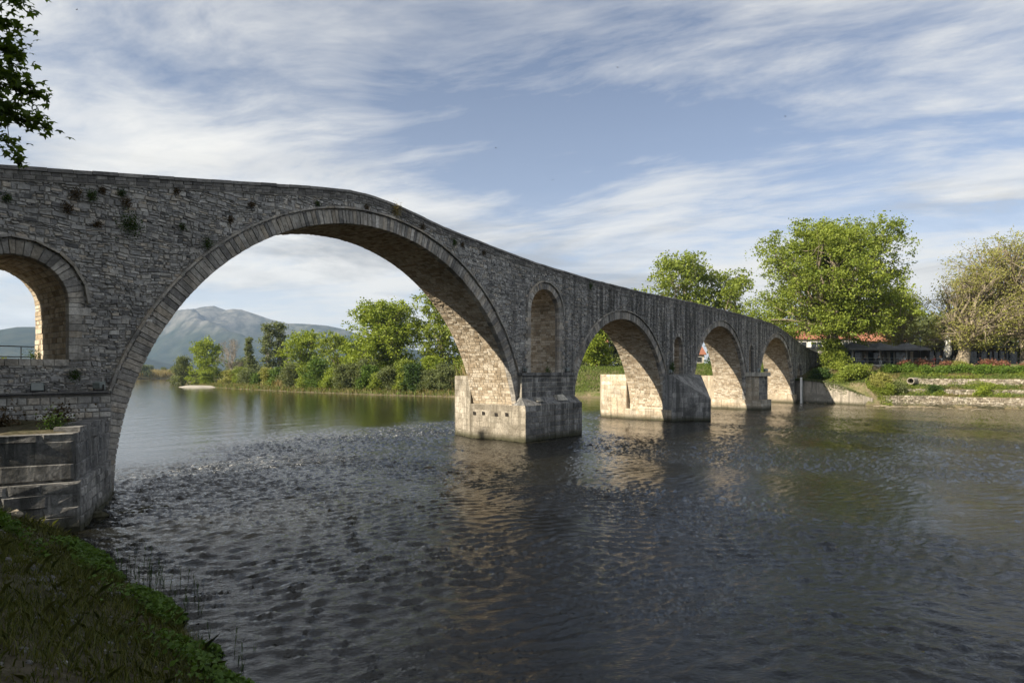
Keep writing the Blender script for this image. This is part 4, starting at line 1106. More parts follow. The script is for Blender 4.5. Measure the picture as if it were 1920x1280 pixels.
e = Vector((-4.98, -9.98, 8.42)); branch(tw, Vector((-5.15, -9.8, 9.3)) - ob, e - ob, 0.008, 0.004, ro, 4, 4, 0.12)
for i in range(16): lv.append(e - ob + Vector((ro.gauss(0.02, 0.07), ro.gauss(0, 0.07), ro.gauss(0.02, 0.06))))
tw.build('twigs', M_BARK, over)
# lobed leaves
star = []
for k in range(10):
    q_ = 2 * math.pi * k / 10; rr_ = 1.0 if k % 2 == 0 else 0.52
    if k == 5: rr_ = 0.35
    star.append((rr_ * math.cos(q_), rr_ * math.sin(q_), 0.12 * (1 if k % 2 else -1)))
star = np.array(star); r_ = np.random.default_rng(4); VV = []; TT = []
for p_ in lv:
    s_ = r_.uniform(0.06, 0.115); M_ = np.array(Matrix.Rotation(r_.uniform(0, 6.28), 3, 'Z') @ Matrix.Rotation(r_.normal() * 0.9, 3, 'X') @ Matrix.Rotation(r_.uniform(0, 6.28), 3, 'Z'))
    VV.append(star @ M_.T * s_ + np.array(p_)); TT.append(r_.uniform(0, 1))
raw_mesh('hanging_leaves', np.concatenate(VV), np.arange(len(lv) * 10).reshape(-1, 10), [L_OVER], np.repeat(np.array(TT), 10), over)

# --- grass
def gx_left(r, n): return np.column_stack([-2.9 - r.random(n) ** 1.1 * 6.2 - np.clip((-12 - 0) * 0, 0, 0), -3.2 - r.random(n) * 21.0])
pts = scatter(62000, 80, gx_left)
nm_ = fbm(pts[:, 0], pts[:, 1], 15, 3, 1.1)
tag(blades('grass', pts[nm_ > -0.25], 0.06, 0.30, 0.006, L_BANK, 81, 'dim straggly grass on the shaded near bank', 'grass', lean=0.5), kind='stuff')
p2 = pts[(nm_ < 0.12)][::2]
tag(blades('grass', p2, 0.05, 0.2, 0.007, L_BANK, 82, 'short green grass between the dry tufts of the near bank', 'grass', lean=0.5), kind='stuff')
# leafy weeds by the waterline
r = np.random.default_rng(83); n = 15000
yy = -5.2 - r.random(n) * 15; xx = np.interp(-yy, [4.8, 9, 12.4, 16.5, 22], [-2.6, -3.0, -3.15, -3.8, -4.6]) - np.abs(r.normal(size=n)) * 0.40 - 0.02
cl = fbm(xx, yy, 19, 3, 1.6); k_ = cl > -0.02; xx, yy = xx[k_], yy[k_]
zz = height(xx, yy) + r.uniform(0.02, 0.30, len(xx)) * np.clip(cl[k_] + 0.5, 0.2, 1)
V, F, ti = leaf_arrays(np.column_stack([xx, yy, zz]), 0.085, r, up=1.2)
tag(raw_mesh('waterside_weeds', V, F, [L_WEED], ti), 'leafy green weeds along the near waterline', 'weeds', kind='stuff')
r = np.random.default_rng(84); n = 6000
xx = -4.4 - np.abs(r.normal(size=n)) * 1.3; yy = -3.6 - r.random(n) * 7; cl = fbm(xx, yy, 29, 3, 1.2); k_ = cl > 0.1; xx, yy = xx[k_], yy[k_]
V, F, ti = leaf_arrays(np.column_stack([xx, yy, height(xx, yy) + r.uniform(0.02, 0.4, len(xx))]), 0.10, r, up=1.0)
tag(raw_mesh('bramble_patch', V, F, [L_WEED], ti), 'leafy bramble patch on the bank below the near pier', 'bramble')
# standing reeds by the near water
rs = random.Random(8)
for i, (cx_, cy_, n_, lab) in enumerate(((-2.95, -9.6, 16, 'sparse upright reeds nearest the bridge on the near bank'), (-2.95, -11.2, 26, 'densest clump of upright reeds on the near waterline'), (-3.2, -13.0, 12, 'thin low reeds below the dense reed clump'), (-3.55, -15.6, 8, 'few thin reeds at the bottom end of the near bank'))):
    root = thing('reed_clump', lab, 'reeds', G(cx_, cy_), 0, 'upright reeds at the near waterline')
    for k in range(n_):
        mb = MB()
        p_ = Vector((rs.gauss(0, 0.22), rs.gauss(0, 0.55), -0.1)); h_ = rs.uniform(0.35, 0.95); q_ = p_ + Vector((rs.gauss(0, 0.06), rs.gauss(0, 0.06), h_))
        mb.tube([p_, p_.lerp(q_, 0.5), q_], [0.006, 0.005, 0.003], 4, rs.random())
        for j in range(4):
            f = rs.uniform(0.3, 1.0); s_ = p_.lerp(q_, f); az = rs.uniform(0, 6.28); L_ = rs.uniform(0.08, 0.2); e_ = s_ + Vector((math.cos(az) * L_ * 0.4, math.sin(az) * L_ * 0.4, L_))
            wv_ = Vector((-math.sin(az), math.cos(az), 0)) * 0.008
            mb.poly([s_ - wv_, s_ + wv_, e_], rs.random())
        mb.build('reed', L_DARK, root)
# loose stones and a low broken kerb on the near bank
rk = random.Random(17)
def rock(mb, c, s, tint):
    b0 = len(mb.v); n = 7
    for lev, (rr_, z_) in enumerate(((0.9, -0.3), (1.0, 0.15), (0.6, 0.55))):
        for k in range(n):
            q_ = 2 * math.pi * k / n + lev * 0.3
            mb.v.append((c[0] + s * rr_ * math.cos(q_) * rk.uniform(0.75, 1.2), c[1] + s * rr_ * math.sin(q_) * rk.uniform(0.75, 1.2), c[2] + s * z_ * rk.uniform(0.8, 1.2))); mb.t.append(tint)
    for lev in (0, 1):
        for k in range(n):
            k2 = (k + 1) % n; mb.f.append((b0 + lev * n + k, b0 + lev * n + k2, b0 + lev * n + n + k2, b0 + lev * n + n + k)); mb.m.append(0)
    mb.f.append(tuple(b0 + 2 * n + k for k in range(n))); mb.m.append(0)
mb = MB()
for k in range(520):
    y_ = rk.uniform(-24, -4.0); x_ = float(np.interp(-y_, [4.8, 9, 12.4, 16.5, 22], [-2.6, -3.0, -3.15, -3.8, -4.6])) - abs(rk.gauss(0, 2.0)) - 0.05
    rock(mb, (x_, y_, hz(x_, y_)), rk.choice((0.02, 0.03, 0.04, 0.06)), rk.random() * 0.3)
tag(mb.build('bank_rubble', M_ASHD), 'scattered small stones on the near bank', 'stones', kind='stuff')
mb = MB()
for k in range(150):
    f = k / 150; x_ = -5.1 - 1.2 * math.sin(f * 2) * 0.4 + rk.gauss(0, 0.08); y_ = -11 - f * 9.5
    rock(mb, (x_ - 0.25 * f, y_, hz(x_, y_) - 0.02), rk.uniform(0.05, 0.13), rk.random() * 0.25)
tag(mb.build('stone_kerb', M_ASHD, loc=(-5.3, -15.5, 1.4)), 'low broken stone kerb running down the near bank', 'kerb')
for i, (x_, y_, s_, lab) in enumerate(((-2.0, -3.0, 0.28, 'mossy block lying in the water at the foot of the near pier'), (-3.9, -4.6, 0.22, 'pale loose stone in front of the near pier'))):
    mb = MB(); rock(mb, (0, 0, 0), s_, 0.6); tag(mb.build('loose_stone', M_GAB), lab, 'stone').location = G(x_, y_, 0.05) if i else (-1.5, -3.2, 0.02)

# grass on the right bank
def rb_pts(r, n):
    y_ = r.uniform(-34, -1, n); x_ = np.interp(y_, [-60, -26, -13, -9.6, -5, -0.4], [90, 88.2, 87.2, 85.7, 86.9, 88.4]) + 0.9 + r.random(n) * 11
    return np.column_stack([x_, y_])
pts = scatter(34000, 90, rb_pts); cl = fbm(pts[:, 0], pts[:, 1], 61, 3, 0.6)
tag(blades('grass', pts[cl > -0.1], 0.12, 0.45, 0.022, L_GRASS, 91, 'green grass on the stepped right bank', 'grass', lean=0.4), kind='stuff')
tag(blades('grass', pts[cl <= 0.0], 0.10, 0.35, 0.022, L_GDRY, 92, 'dry grass on the stepped right bank', 'grass', lean=0.4), kind='stuff')
# ragged weeds on the steps and along the top of the river wall
r = np.random.default_rng(98); P_ = np.concatenate([rb_pts(r, 60000), np.column_stack([r.uniform(86.4, 89.6, 9000), r.uniform(-12.6, -9.6, 9000)])]); cl = fbm(P_[:, 0] * 1.3, P_[:, 1], 77, 4, 0.9)
gap_ = (P_[:, 1] > -12.6) & (P_[:, 1] < -9.6) & (P_[:, 0] < 89.8); cl = np.where(gap_, cl + 0.22, cl)
P_ = P_[cl > 0.16]; zz = height(P_[:, 0], P_[:, 1]); hh_ = r.uniform(0, 0.55, len(P_)) * np.clip(cl[cl > 0.16] * 2.2, 0.2, 1.2)
V, F, ti = leaf_arrays(np.column_stack([P_, zz + hh_]), 0.13, r, up=0.6)
tag(raw_mesh('bank_weeds', V, F, [L_PLANE], ti), 'ragged leafy weeds over the stepped right bank', 'weeds', kind='stuff')
n = 5200; f_ = r.random(n); wx_ = np.interp(f_, [0, .12, .4, .68, .9, 1], [88.5, 88.2, 87.3, 86.5, 85.8, 85.75]); wy_ = np.interp(f_, [0, .12, .4, .68, .9, 1], [0, -.6, -3.2, -5.8, -8.2, -9.3]); wz_ = np.interp(f_, [0, .12, .4, .68, .9, 1], [3.3, 3.35, 3.2, 2.7, 1.8, 1.35])
dr_ = np.abs(r.normal(size=n)) * (0.12 + 0.45 * (fbm(wy_ * 1.0, wy_ * 0, 88, 3, 1.1) > 0.05))
V, F, ti = leaf_arrays(np.column_stack([wx_ + r.uniform(-.12, .5, n), wy_, wz_ + 0.08 - dr_ + r.uniform(0, .15, n)]), 0.13, r)
tag(raw_mesh('ivy_fringe', V, F, [L_OLIVE], ti), 'fringe of ivy hanging from the top of the river wall', 'ivy', kind='stuff')
def slope_pts(r, n):
    y_ = r.uniform(5, 52, n); x_ = np.interp(y_, [4, 14, 33, 44, 53], [88.6, 87.5, 85.2, 78, 72]) + 1.2 + r.random(n) * 26
    return np.column_stack([x_, y_])
pts = scatter(32000, 93, slope_pts)
tag(blades('grass', pts, 0.2, 0.7, 0.035, L_GRASS, 94, 'lush grass on the slope behind the second arch', 'grass', lean=0.35), kind='stuff')
def far_pts(r, n):
    y_ = r.uniform(53, 200, n); x_ = np.interp(y_, [53, 75, 99, 145, 197], [72, 69.5, 70.3, 76, 88.5]) + 0.5 + r.random(n) ** 1.6 * 22
    return np.column_stack([x_, y_])
pts = scatter(22000, 95, far_pts)
tag(blades('grass', pts[::2], 0.3, 1.1, 0.06, L_GDRY, 96, 'rough dry grass on the wooded bank upstream', 'grass', lean=0.3), kind='stuff')
tag(blades('grass', pts[1::2], 0.3, 0.9, 0.06, L_GRASS, 97, 'rough green growth on the wooded bank upstream', 'grass', lean=0.3), kind='stuff')

# --- plants rooted in the masonry
def wall_plant(x, z, s, mat, label, seed, group=None, y=-0.05):
    r = np.random.default_rng(seed); n = int(120 + 700 * s)
    C = r.normal(size=(n, 3)) * np.array([0.30, 0.16, 0.32]) * s; C[:, 1] = -np.abs(C[:, 1]) - 0.02
    V, F, ti = leaf_arrays(C, max(0.045, 0.10 * s), r)
    root = thing('wall_plant', label, 'plant', (x, y, z), 0, group)
    raw_mesh('leaves', V, F, [mat], ti, root)
    mb = MB(); mb.tube([(0, 0.1, -0.2 * s), (0, -0.06, -0.05 * s), (0.03, -0.14, 0.2 * s)], [0.02, 0.015, 0.006], 5); mb.build('stem', M_BARK, root)
wall_plant(0.49, 9.75, 0.62, L_DARK, 'largest dark green tuft on the bridge wall, left of the great arch', 1)
wall_plant(3.26, 9.5, 0.36, L_DARK, 'small dark green tuft on the wall beside the great arch ring', 2)
wall_plant(-1.21, 4.3, 0.30, L_DARK, 'green tuft under the sill of the left flood arch', 3)
wall_plant(31.85, 10.9, 0.42, L_DARK, 'green tuft below the parapet right of the tall niche', 4)
wall_plant(45.6, 4.85, 0.75, L_DARK, 'bushy green plant on the second pier beside its window', 5, y=-0.3)
wall_plant(12.9, 12.75, 0.55, L_TAN, 'long rusty dry plant hanging from the parapet at the crown', 6)
TUFT = ['first', 'second', 'third', 'fourth', 'fifth', 'sixth', 'seventh', 'eighth', 'ninth', 'tenth', 'eleventh', 'twelfth', 'thirteenth', 'fourteenth', 'fifteenth', 'sixteenth', 'seventeenth', 'eighteenth']
for i, (x, z, s) in enumerate(sorted(((-1.18, 10.44, 0.29), (-0.71, 10.5, 0.3), (0.37, 10.49, 0.33), (-0.39, 10.75, 0.17), (0.2, 10.8, 0.2), (11.02, 12.5, 0.24), (14.75, 12.2, 0.32), (17.22, 11.8, 0.3), (17.88, 11.75, 0.25),
                               (2.11, 11.3, 0.18), (4.19, 10.61, 0.2), (5.1, 11.4, 0.2), (8.25, 12.1, 0.22), (19.74, 11.6, 0.26), (2.31, 9.98, 0.2), (-1.41, 9.94, 0.3), (-0.53, 9.54, 0.22), (-3.03, 9.91, 0.2)))):
    wall_plant(x, z, s, L_WALL if i % 3 else L_DARK, TUFT[i] + ' small tuft from the left, rooted in the bridge wall below the parapet', 20 + i, 'small tufts rooted in the bridge wall')
for i, (x, y, z, s, l) in enumerate(((-3.6, -1.6, 2.85, 0.9, 'tangled dry plants on the ledge of the near pier, left end'), (-2.2, -1.9, 2.9, 0.8, 'tangled dry plants on the ledge of the near pier, right end'), (-1.5, 3.2, 4.95, 0.5, 'dark tuft on the floor of the left flood arch'), (-4.6, -2.6, 2.9, 0.8, 'dry plants on the ledge of the near pier, at the left edge of the picture'), (-2.7, -3.3, 2.85, 0.6, 'small dry plants at the pointed corner of the near pier ledge'), (27.2, 0.6, 4.5, 0.5, 'grass tuft on the floor of the tall niche above the first pier'))):
    wall_plant(x, z, s, L_WALL if i in (0, 1, 3) else L_DARK, l, 60 + i, y=y)
# ------------------------------------------------------------------ right bank: river wall, gabions, pipe
mb = MB()
rw_line = [(88.7, 0.3, 3.3), (88.2, -0.6, 3.35), (87.3, -3.2, 3.2), (86.5, -5.8, 2.7), (85.7, -8.4, 1.7), (85.55, -9.4, 1.3), (86.0, -10.3, 1.0), (87.2, -10.9, 0.9)]
for (a_, b_) in zip(rw_line[:-1], rw_line[1:]):
    A = Vector(a_[:2]); B = Vector(b_[:2]); d = (B - A).normalized(); nn = Vector((-d.y, d.x))
    if nn.x < 0: nn = -nn
    A2, B2 = A + nn * 0.8, B + nn * 0.8
    mb.quadbox([(A.x, A.y, -1.2), (B.x, B.y, -1.2), (B2.x, B2.y, -1.2), (A2.x, A2.y, -1.2), (A.x + .12, A.y, a_[2]), (B.x + .12, B.y, b_[2]), (B2.x, B2.y, b_[2]), (A2.x, A2.y, a_[2])], rnd.uniform(0.3, 0.9))
tag(mb.build('river_wall', M_CONC, loc=(87.3, -4, 0)), 'stained concrete river wall curving from the bridge end to the bank', 'wall')
def gabion(name, label, line, z0, z1, lean, seed, group):
    """dry stone wall along a line; a core and its stones"""
    rg = random.Random(seed)
    root = thing(name, label, 'wall', (line[0][0], line[0][1], z0), 0, group); o_ = Vector(root.location)
    cb_ = MB(); st_ = MB()
    for (a_, b_) in zip(line[:-1], line[1:]):
        A = Vector((a_[0], a_[1], 0)); B = Vector((b_[0], b_[1], 0)); L = (B - A).length; d = (B - A) / L; nn = Vector((-d.y, d.x, 0))
        if nn.x > 0: nn = -nn
        bk = -nn * 1.2
        P = lambda s, z, back=0: A + d * s + nn * (-(z - z0) * lean) + (bk if back else Vector()) + Vector((0, 0, z)) - o_
        cb_.quadbox([P(0, z0 - 0.3), P(L, z0 - 0.3), P(L, z0 - 0.3, 1), P(0, z0 - 0.3, 1), P(0, z1), P(L, z1), P(L, z1, 1), P(0, z1, 1)], 0.2)
        z = z0
        while z < z1 - 0.05:
            h_ = rg.uniform(0.13, 0.24); s = 0
            while s < L:
                w_ = rg.uniform(0.16, 0.42); e_ = min(L, s + w_); j = lambda: rg.uniform(-0.035, 0.035)
                Q = [P(s + .012, z + .012 + j()), P(e_ - .012, z + .012 + j()), P(e_ - .012 + j(), min(z1 + .05, z + h_) + j()), P(s + .012 + j(), min(z1 + .05, z + h_) + j())]
                if (Q[1] - Q[0]).cross(Q[2] - Q[1]).dot(nn) < 0: Q = [Q[1], Q[0], Q[3], Q[2]]
                st_.stone(Q, nn, rg.uniform(0.02, 0.13), 0.03, 0.05, rg.random(), 0.02); s = e_
            z += h_
    cb_.build('core', M_EARTH, root); tag(st_.build('wall_stones', M_GAB, root), kind='stuff')
def off(dist, ys): return [(float(np.interp(y, [-60, -26, -13, -11], [90, 88.2, 87.2, 86.6])) + dist, y) for y in ys]
gabion('stone_wall', 'lowest dry stone wall of the right bank, rising from the water', off(0.0, [-11, -13, -18, -26, -36]), -0.5, 1.32, 0.15, 1, 'stepped dry stone walls of the right bank')
gabion('stone_wall', 'middle dry stone wall on the grassy right bank', off(2.7, [-12, -18, -26, -36]), 1.45, 2.15, 0.3, 2, 'stepped dry stone walls of the right bank')
gabion('stone_wall', 'upper dry stone wall on the right bank beside the drain pipe', off(5.5, [-14.5, -20, -26, -36]), 2.65, 3.5, 0.3, 3, 'stepped dry stone walls of the right bank')
mb = MB()
def hollow(mb, r0, r1, L, n=20):
    b0 = len(mb.v)
    for (r_, x_) in ((r1, 0.0), (r1, L), (r0, L), (r0, 0.0)):
        for k in range(n):
            q = 2 * math.pi * k / n; mb.v.append((x_, r_ * math.cos(q), r_ * math.sin(q))); mb.t.append(0.6)
    for i in range(4):
        for k in range(n):
            k2 = (k + 1) % n; i2 = (i + 1) % 4
            mb.f.append((b0 + i * n + k, b0 + i * n + k2, b0 + i2 * n + k2, b0 + i2 * n + k)); mb.m.append(0)
hollow(mb, 0.36, 0.46, 3.0)
root = thing('drain_pipe', 'round concrete drain pipe opening in the right bank', 'pipe', (91.4, -14.0, 3.25))
root.rotation_euler = (0, 0, R(-10)); mb.build('pipe_shell', M_CONC, root)
mb = MB(); mb.lathe([(0.365, 0), (0.365, 0.05)], n=20); q = mb.build('bore_shade_disc', M_IRON, root); q.rotation_euler = (0, R(90), 0); q.location = (0.9, 0, 0)  # dark disc across the pipe, standing for the shade deep inside
# water gauge against the abutment
root = thing('water_gauge', 'grey and white upright water gauge post at the bridge end', 'gauge', (88.0, -1.15, -0.6))
mb = MB(); mb.box(-0.12, 0.12, -0.1, 0.1, 0, 4.1); mb.build('post', M_LAMP, root)
mb = MB(); mb.box(-0.48, -0.22, -0.05, 0.2, 0.4, 4.3); mb.build('scale_board', M_WHITE, root)
mb = MB(); mb.box(-0.5, 0.16, -0.12, 0.22, 4.31, 4.42); mb.build('cap', M_IRON, root)

# hanging bush over the river wall, junipers, red flowering hedge
tree('shrub', 'olive bush hanging over the top of the river wall', G(88.9, -7.6), 2.0, 2.5, 0.0, L_PLANE, 101, lobes=12, tips=24, per=26, leaf=0.22, tr=0.07, spread=0.3, cat='shrub', shape='shrub', crown='foliage', stem='stems', fork=0.1)
tree('shrub', 'brownish bush beside the end of the river wall', G(89.2, -10.6), 1.9, 1.8, 0.0, L_DRY, 102, lobes=10, tips=22, per=22, leaf=0.2, tr=0.06, spread=0.3, cat='shrub', shape='shrub', crown='foliage', stem='stems', fork=0.1)
tree('shrub', 'green weedy bush in the gap between river wall and stone wall', G(87.9, -11.6), 1.2, 1.5, 0.0, L_PLANE, 106, lobes=9, tips=20, per=22, leaf=0.16, tr=0.05, spread=0.26, cat='shrub', shape='shrub', crown='foliage', stem='stems', fork=0.1)
tree('shrub', 'leafy suckers growing round the foot of the huge plane tree', G(96.0, -3.6), 4.6, 2.6, 0.0, L_PLANE, 107, lobes=13, tips=22, per=26, leaf=0.26, tr=0.06, spread=0.36, cat='shrub', shape='shrub', crown='foliage', stem='stems', fork=0.1)
tree('shrub', 'low green bush covering the earth between the river wall and the drain pipe', G(89.8, -12.6), 1.4, 1.8, 0.0, L_OLIVE, 108, lobes=10, tips=20, per=24, leaf=0.17, tr=0.05, spread=0.28, cat='shrub', shape='shrub', crown='foliage', stem='stems', fork=0.1)
tree('shrub', 'small yellowish weed bush at the water beside the river wall end', G(87.6, -10.4, .1), 1.0, 1.2, 0.0, L_DRY, 109, lobes=9, tips=18, per=22, leaf=0.15, tr=0.05, spread=0.24, cat='shrub', shape='shrub', crown='foliage', stem='stems', fork=0.1)
tree('shrub', 'shaded dark bush on the bank right beside the bridge end', G(90.2, -3.0), 1.3, 2.0, 0.0, L_DARK, 103, lobes=9, tips=20, per=22, leaf=0.2, tr=0.05, spread=0.3, cat='shrub', shape='shrub', crown='foliage', stem='stems', fork=0.1)
tree('shrub', 'bright yellow-green bush low on the right bank', G(90.0, -21.8), 1.1, 1.0, 0.0, L_BRIGHT, 104, lobes=8, tips=16, per=22, leaf=0.16, tr=0.05, spread=0.2, cat='shrub', shape='shrub', crown='foliage', stem='stems', fork=0.1)
tree('shrub', 'dark ivy bush on the middle step of the right bank', G(90.2, -16.8), 1.0, 0.9, 0.0, L_DARK, 105, lobes=8, tips=16, per=22, leaf=0.16, tr=0.05, spread=0.2, cat='shrub', shape='shrub', crown='foliage', stem='stems', fork=0.1)
ORD = ['first', 'second', 'third', 'fourth', 'fifth', 'sixth', 'seventh', 'eighth', 'ninth', 'tenth', 'eleventh', 'twelfth']
for i in range(9):
    y_ = -10.6 - i * 2.2
    tree('juniper', ORD[i] + ' spreading green juniper from the bridge along the cafe terrace', G(98.2 + 0.25 * math.sin(i * 2.1), y_, -0.1), 1.05 + 0.15 * math.sin(i * 1.7), 1.75, 0.0, L_HEDGE, 110 + i, lobes=12, tips=24, per=30, leaf=0.17,
         tr=0.05, spread=0.22, group='junipers along the cafe terrace', cat='shrub', shape='shrub', crown='foliage', stem='stems', fork=0.1)
for i in range(8):
    y_ = -12.5 - i * 2.3 + 0.5 * math.sin(i * 2.7)
    tree('flowering_shrub', ORD[i] + ' red flowering shrub from the bridge behind the junipers', G(100.6, y_, 0.1), 0.95 + 0.2 * math.sin(i * 1.9), 1.25, 0.2, L_RED if i % 4 != 3 else L_DRY, 130 + i, lobes=10, tips=18, per=18, leaf=0.16,
         tr=0.04, spread=0.24, group='red shrubs behind the junipers', cat='shrub', shape='shrub', crown='foliage', stem='stems', fork=0.1)

# ------------------------------------------------------------------ cafe terrace
TZ = 5.62
D1 = Vector((0.733, -0.68, 0)); D2 = Vector((0.68, 0.733, 0))       # along the terrace front, and away from the river
RZ = math.atan2(D1.y, D1.x)
mb = MB(); A = Vector((96.9, -5.0, 0))
mb.prism([tuple((A + D1 * s + D2 * t_)[:2]) for s, t_ in ((0, 0), (34, 0), (34, 16), (0, 16))], 4.2, TZ)
tag(mb.build('cafe_terrace', M_SLAB), kind='structure')
def canopy(i, c, label):
    root = thing('canopy_umbrella', label, 'umbrella', (c.x, c.y, TZ), RZ, 'dark square canopies of the cafe')
    mb = MB(); h = 2.5; s = 2.35
    mb.v = [(-s, -s, h), (s, -s, h), (s, s, h), (-s, s, h), (-.35, -.35, h + 0.85), (.35, -.35, h + .85), (.35, .35, h + .85), (-.35, .35, h + .85), (0, 0, h + 1.0),
            (-s, -s, h - .28), (s, -s, h - .28), (s, s, h - .28), (-s, s, h - .28)]
    mb.t = [.5] * 13
    mb.f = [(0, 1, 5, 4), (1, 2, 6, 5), (2, 3, 7, 6), (3, 0, 4, 7), (4, 5, 8), (5, 6, 8), (6, 7, 8), (7, 4, 8), (9, 10, 1, 0), (10, 11, 2, 1), (11, 12, 3, 2), (12, 9, 0, 3)]; mb.m = [0] * 12
    mb.build('canvas', M_CANVAS, root)
    mb = MB(); mb.tube([(0, 0, 0), (0, 0, h + .9)], 0.06, 8); mb.build('pole', M_WHITE, root)
    for sx_ in (-1, 1):
        for sy_ in (-1, 1):
            mb = MB(); mb.tube([(0, 0, h - .35), (sx_ * 1.5, sy_ * 1.5, h + .28)], 0.03, 5); mb.build('brace', M_WHITE, root)
    mb = MB(); mb.box(-.45, .45, -.45, .45, 0, .12); mb.build('base', M_IRON, root)
for i, lab in enumerate(('dark grey square canopy nearest the big plane tree', 'middle one of the three dark square canopies', 'dark grey square canopy beside the gnarled plane tree')):
    canopy(i, A + D1 * (3.6 + i * 4.75) + D2 * 3.2, lab)
def building(name, label, c, L, Dp, H, rz, wallm, roofm, nwin, roof='gable', glass=True, base=None, floors=1, door=True, ov=0.5):
    root = thing(name, label, 'building', (c[0], c[1], base if base is not None else hz(c[0], c[1])), rz)
    mb = MB(); mb.box(0, L, 0, Dp, -1, H); mb.build('wall', wallm, root)
    mb = MB()
    if roof == 'gable':
        rh = Dp * 0.26
        mb.quadbox([(-ov, -ov, H + .003), (L + ov, -ov, H + .003), (L + ov, Dp + ov, H + .003), (-ov, Dp + ov, H + .003), (-ov + .0, Dp / 2 - .05, H + rh), (L + ov, Dp / 2 - .05, H + rh), (L + ov, Dp / 2 + .05, H + rh), (-ov, Dp / 2 + .05, H + rh)])
        rf = mb.build('roof', roofm, root)
        t_ = MB(); x_ = -ov
        while x_ < L + ov - .1:
            t_.tube([(x_ + .12, -ov, H + .05), (x_ + .12, Dp / 2 - .05, H + rh + .03)], .10, 5); x_ += .30
        tag(t_.build('tile_rows', roofm, rf), kind='stuff')
    else:
        mb.box(-ov, L + ov, -ov - .8, Dp + ov, H + .003, H + .35); rf = mb.build('roof', roofm, root)
    fh = H / floors
    for f in range(floors):
        for k in range(nwin):
            wx_ = L * (k + .5) / nwin; ww = L / nwin * (.40 if glass else .34); wb = f * fh + (0.15 if glass and f == 0 else fh * .32); wt = f * fh + fh * .80
            mb = MB(); mb.box(wx_ - ww - .08, wx_ + ww + .08, -.07, .02, wb - .06, wt + .08); w_ = mb.build('window', M_WHITE if not glass else M_WOOD, root)
            for sgn in (-1, 1):
                mb = MB(); mb.box(wx_ + (0.03 if sgn > 0 else -ww), wx_ + (ww if sgn > 0 else -.03), -.085, -.05, wb, wt); mb.build('pane', M_GLASS, w_)
    return root
B1 = A + D1 * 2.0 + D2 * 7.5
bl = building('cafe_building', 'low cafe building with dark glass front behind the canopies', B1, 15, 6, 2.7, RZ, M_PLAST, M_CANVAS, 6, roof='flat', base=TZ)
for k in range(4):
    mb = MB(); mb.box(1 + k * 4.2, 1.55 + k * 4.2, -2.2, -1.7, 0, 2.6); mb.build('pillar', M_CONC, bl)
mb = MB(); mb.box(0.3, 15, -2.6, -.1, 2.61, 2.8); mb.build('porch_roof', M_CANVAS, bl)
B2 = A + D1 * 19.5 + D2 * 6.0
bl2 = building('cafe_pavilion', 'dark flat-roofed glass pavilion at the right edge behind the closed parasol', B2, 17, 7, 2.9, RZ, M_WOOD, M_CANVAS, 7, roof='flat', base=TZ)
for k in range(5):
    mb = MB(); mb.box(.2 + k * 4, .45 + k * 4, -1.2, -.95, 0, 2.9); mb.build('post', M_IRON, bl2)
building('house', 'cream house with red tiled roof behind the gnarled plane tree', A + D1 * 15 + D2 * 20, 12, 9, 4.6, RZ, M_PLAST, M_ROOF, 4, glass=False, base=5.6, floors=2)
building('house', 'pale house partly hidden behind the huge plane tree', (116.5, 7.5), 11, 8, 5.0, R(-62), M_WHITE, M_ROOF, 4, glass=False, base=5.6, floors=2)
building('house', 'red-roofed house glimpsed through the second arch', (134, 74), 14, 9, 6.6, R(-55), M_PLAST, M_ROOF, 4, glass=False, base=6.0, floors=2)
building('house', 'low red-roofed house glimpsed through the third arch', (131, 41), 10, 8, 2.6, R(-55), M_PLAST, M_ROOF, 3, glass=False, base=6.0)
building('house', 'white two-storey house behind the low one in the third arch', (143, 49), 12, 9, 7.0, R(-55), M_WHITE, M_ROOF, 3, glass=False, base=6.0, floors=2)
# railing along the terrace
root = thing('terrace_railing', 'thin metal railing along the front of the cafe terrace', 'railing', (A.x, A.y, TZ), RZ)
for k in range(18):
    mb = MB(); mb.tube([(0.2 + k * 1.9, .25, 0), (0.2 + k * 1.9, .25, 1.0)], .025, 5); mb.build('post', M_LAMP, root)
for z_ in (0.5, 0.98):
    mb = MB(); mb.tube([(0.2, .25, z_), (32.5, .25, z_)], .02, 5); mb.build('rail', M_LAMP, root)
# closed parasol
pc = A + D1 * 18.6 + D2 * 1.1
root = thing('closed_parasol', 'tall closed off-white parasol standing on the cafe terrace', 'parasol', (pc.x, pc.y, TZ))
mb = MB(); mb.tube([(0, 0, 0), (0, 0, 4.7)], .04, 8); mb.build('pole', M_IRON, root)
mb = MB(); nseg = 24; prof = [(0.16, 1.2), (0.36, 1.6), (0.44, 2.3), (0.30, 3.2), (0.38, 3.5), (0.26, 4.2), (0.05, 4.75)]
for r_, z_ in prof:
    for k in range(nseg):
        q = 2 * math.pi * k / nseg; rr_ = r_ * (1 + .22 * (1 if k % 3 == 0 else -.5)); mb.v.append((rr_ * math.cos(q), rr_ * math.sin(q), z_)); mb.t.append(.5)
for i in range(len(prof) - 1):
    for k in range(nseg):
        k2 = (k + 1) % nseg; mb.f.append((i * nseg + k, i * nseg + k2, (i + 1) * nseg + k2, (i + 1) * nseg + k)); mb.m.append(0)
mb.build('folded_canvas', M_WHITE, root)
mb = MB(); mb.lathe([(.45, 0), (.45, .1), (.08, .14)], n=16); mb.build('base', M_IRON, root)
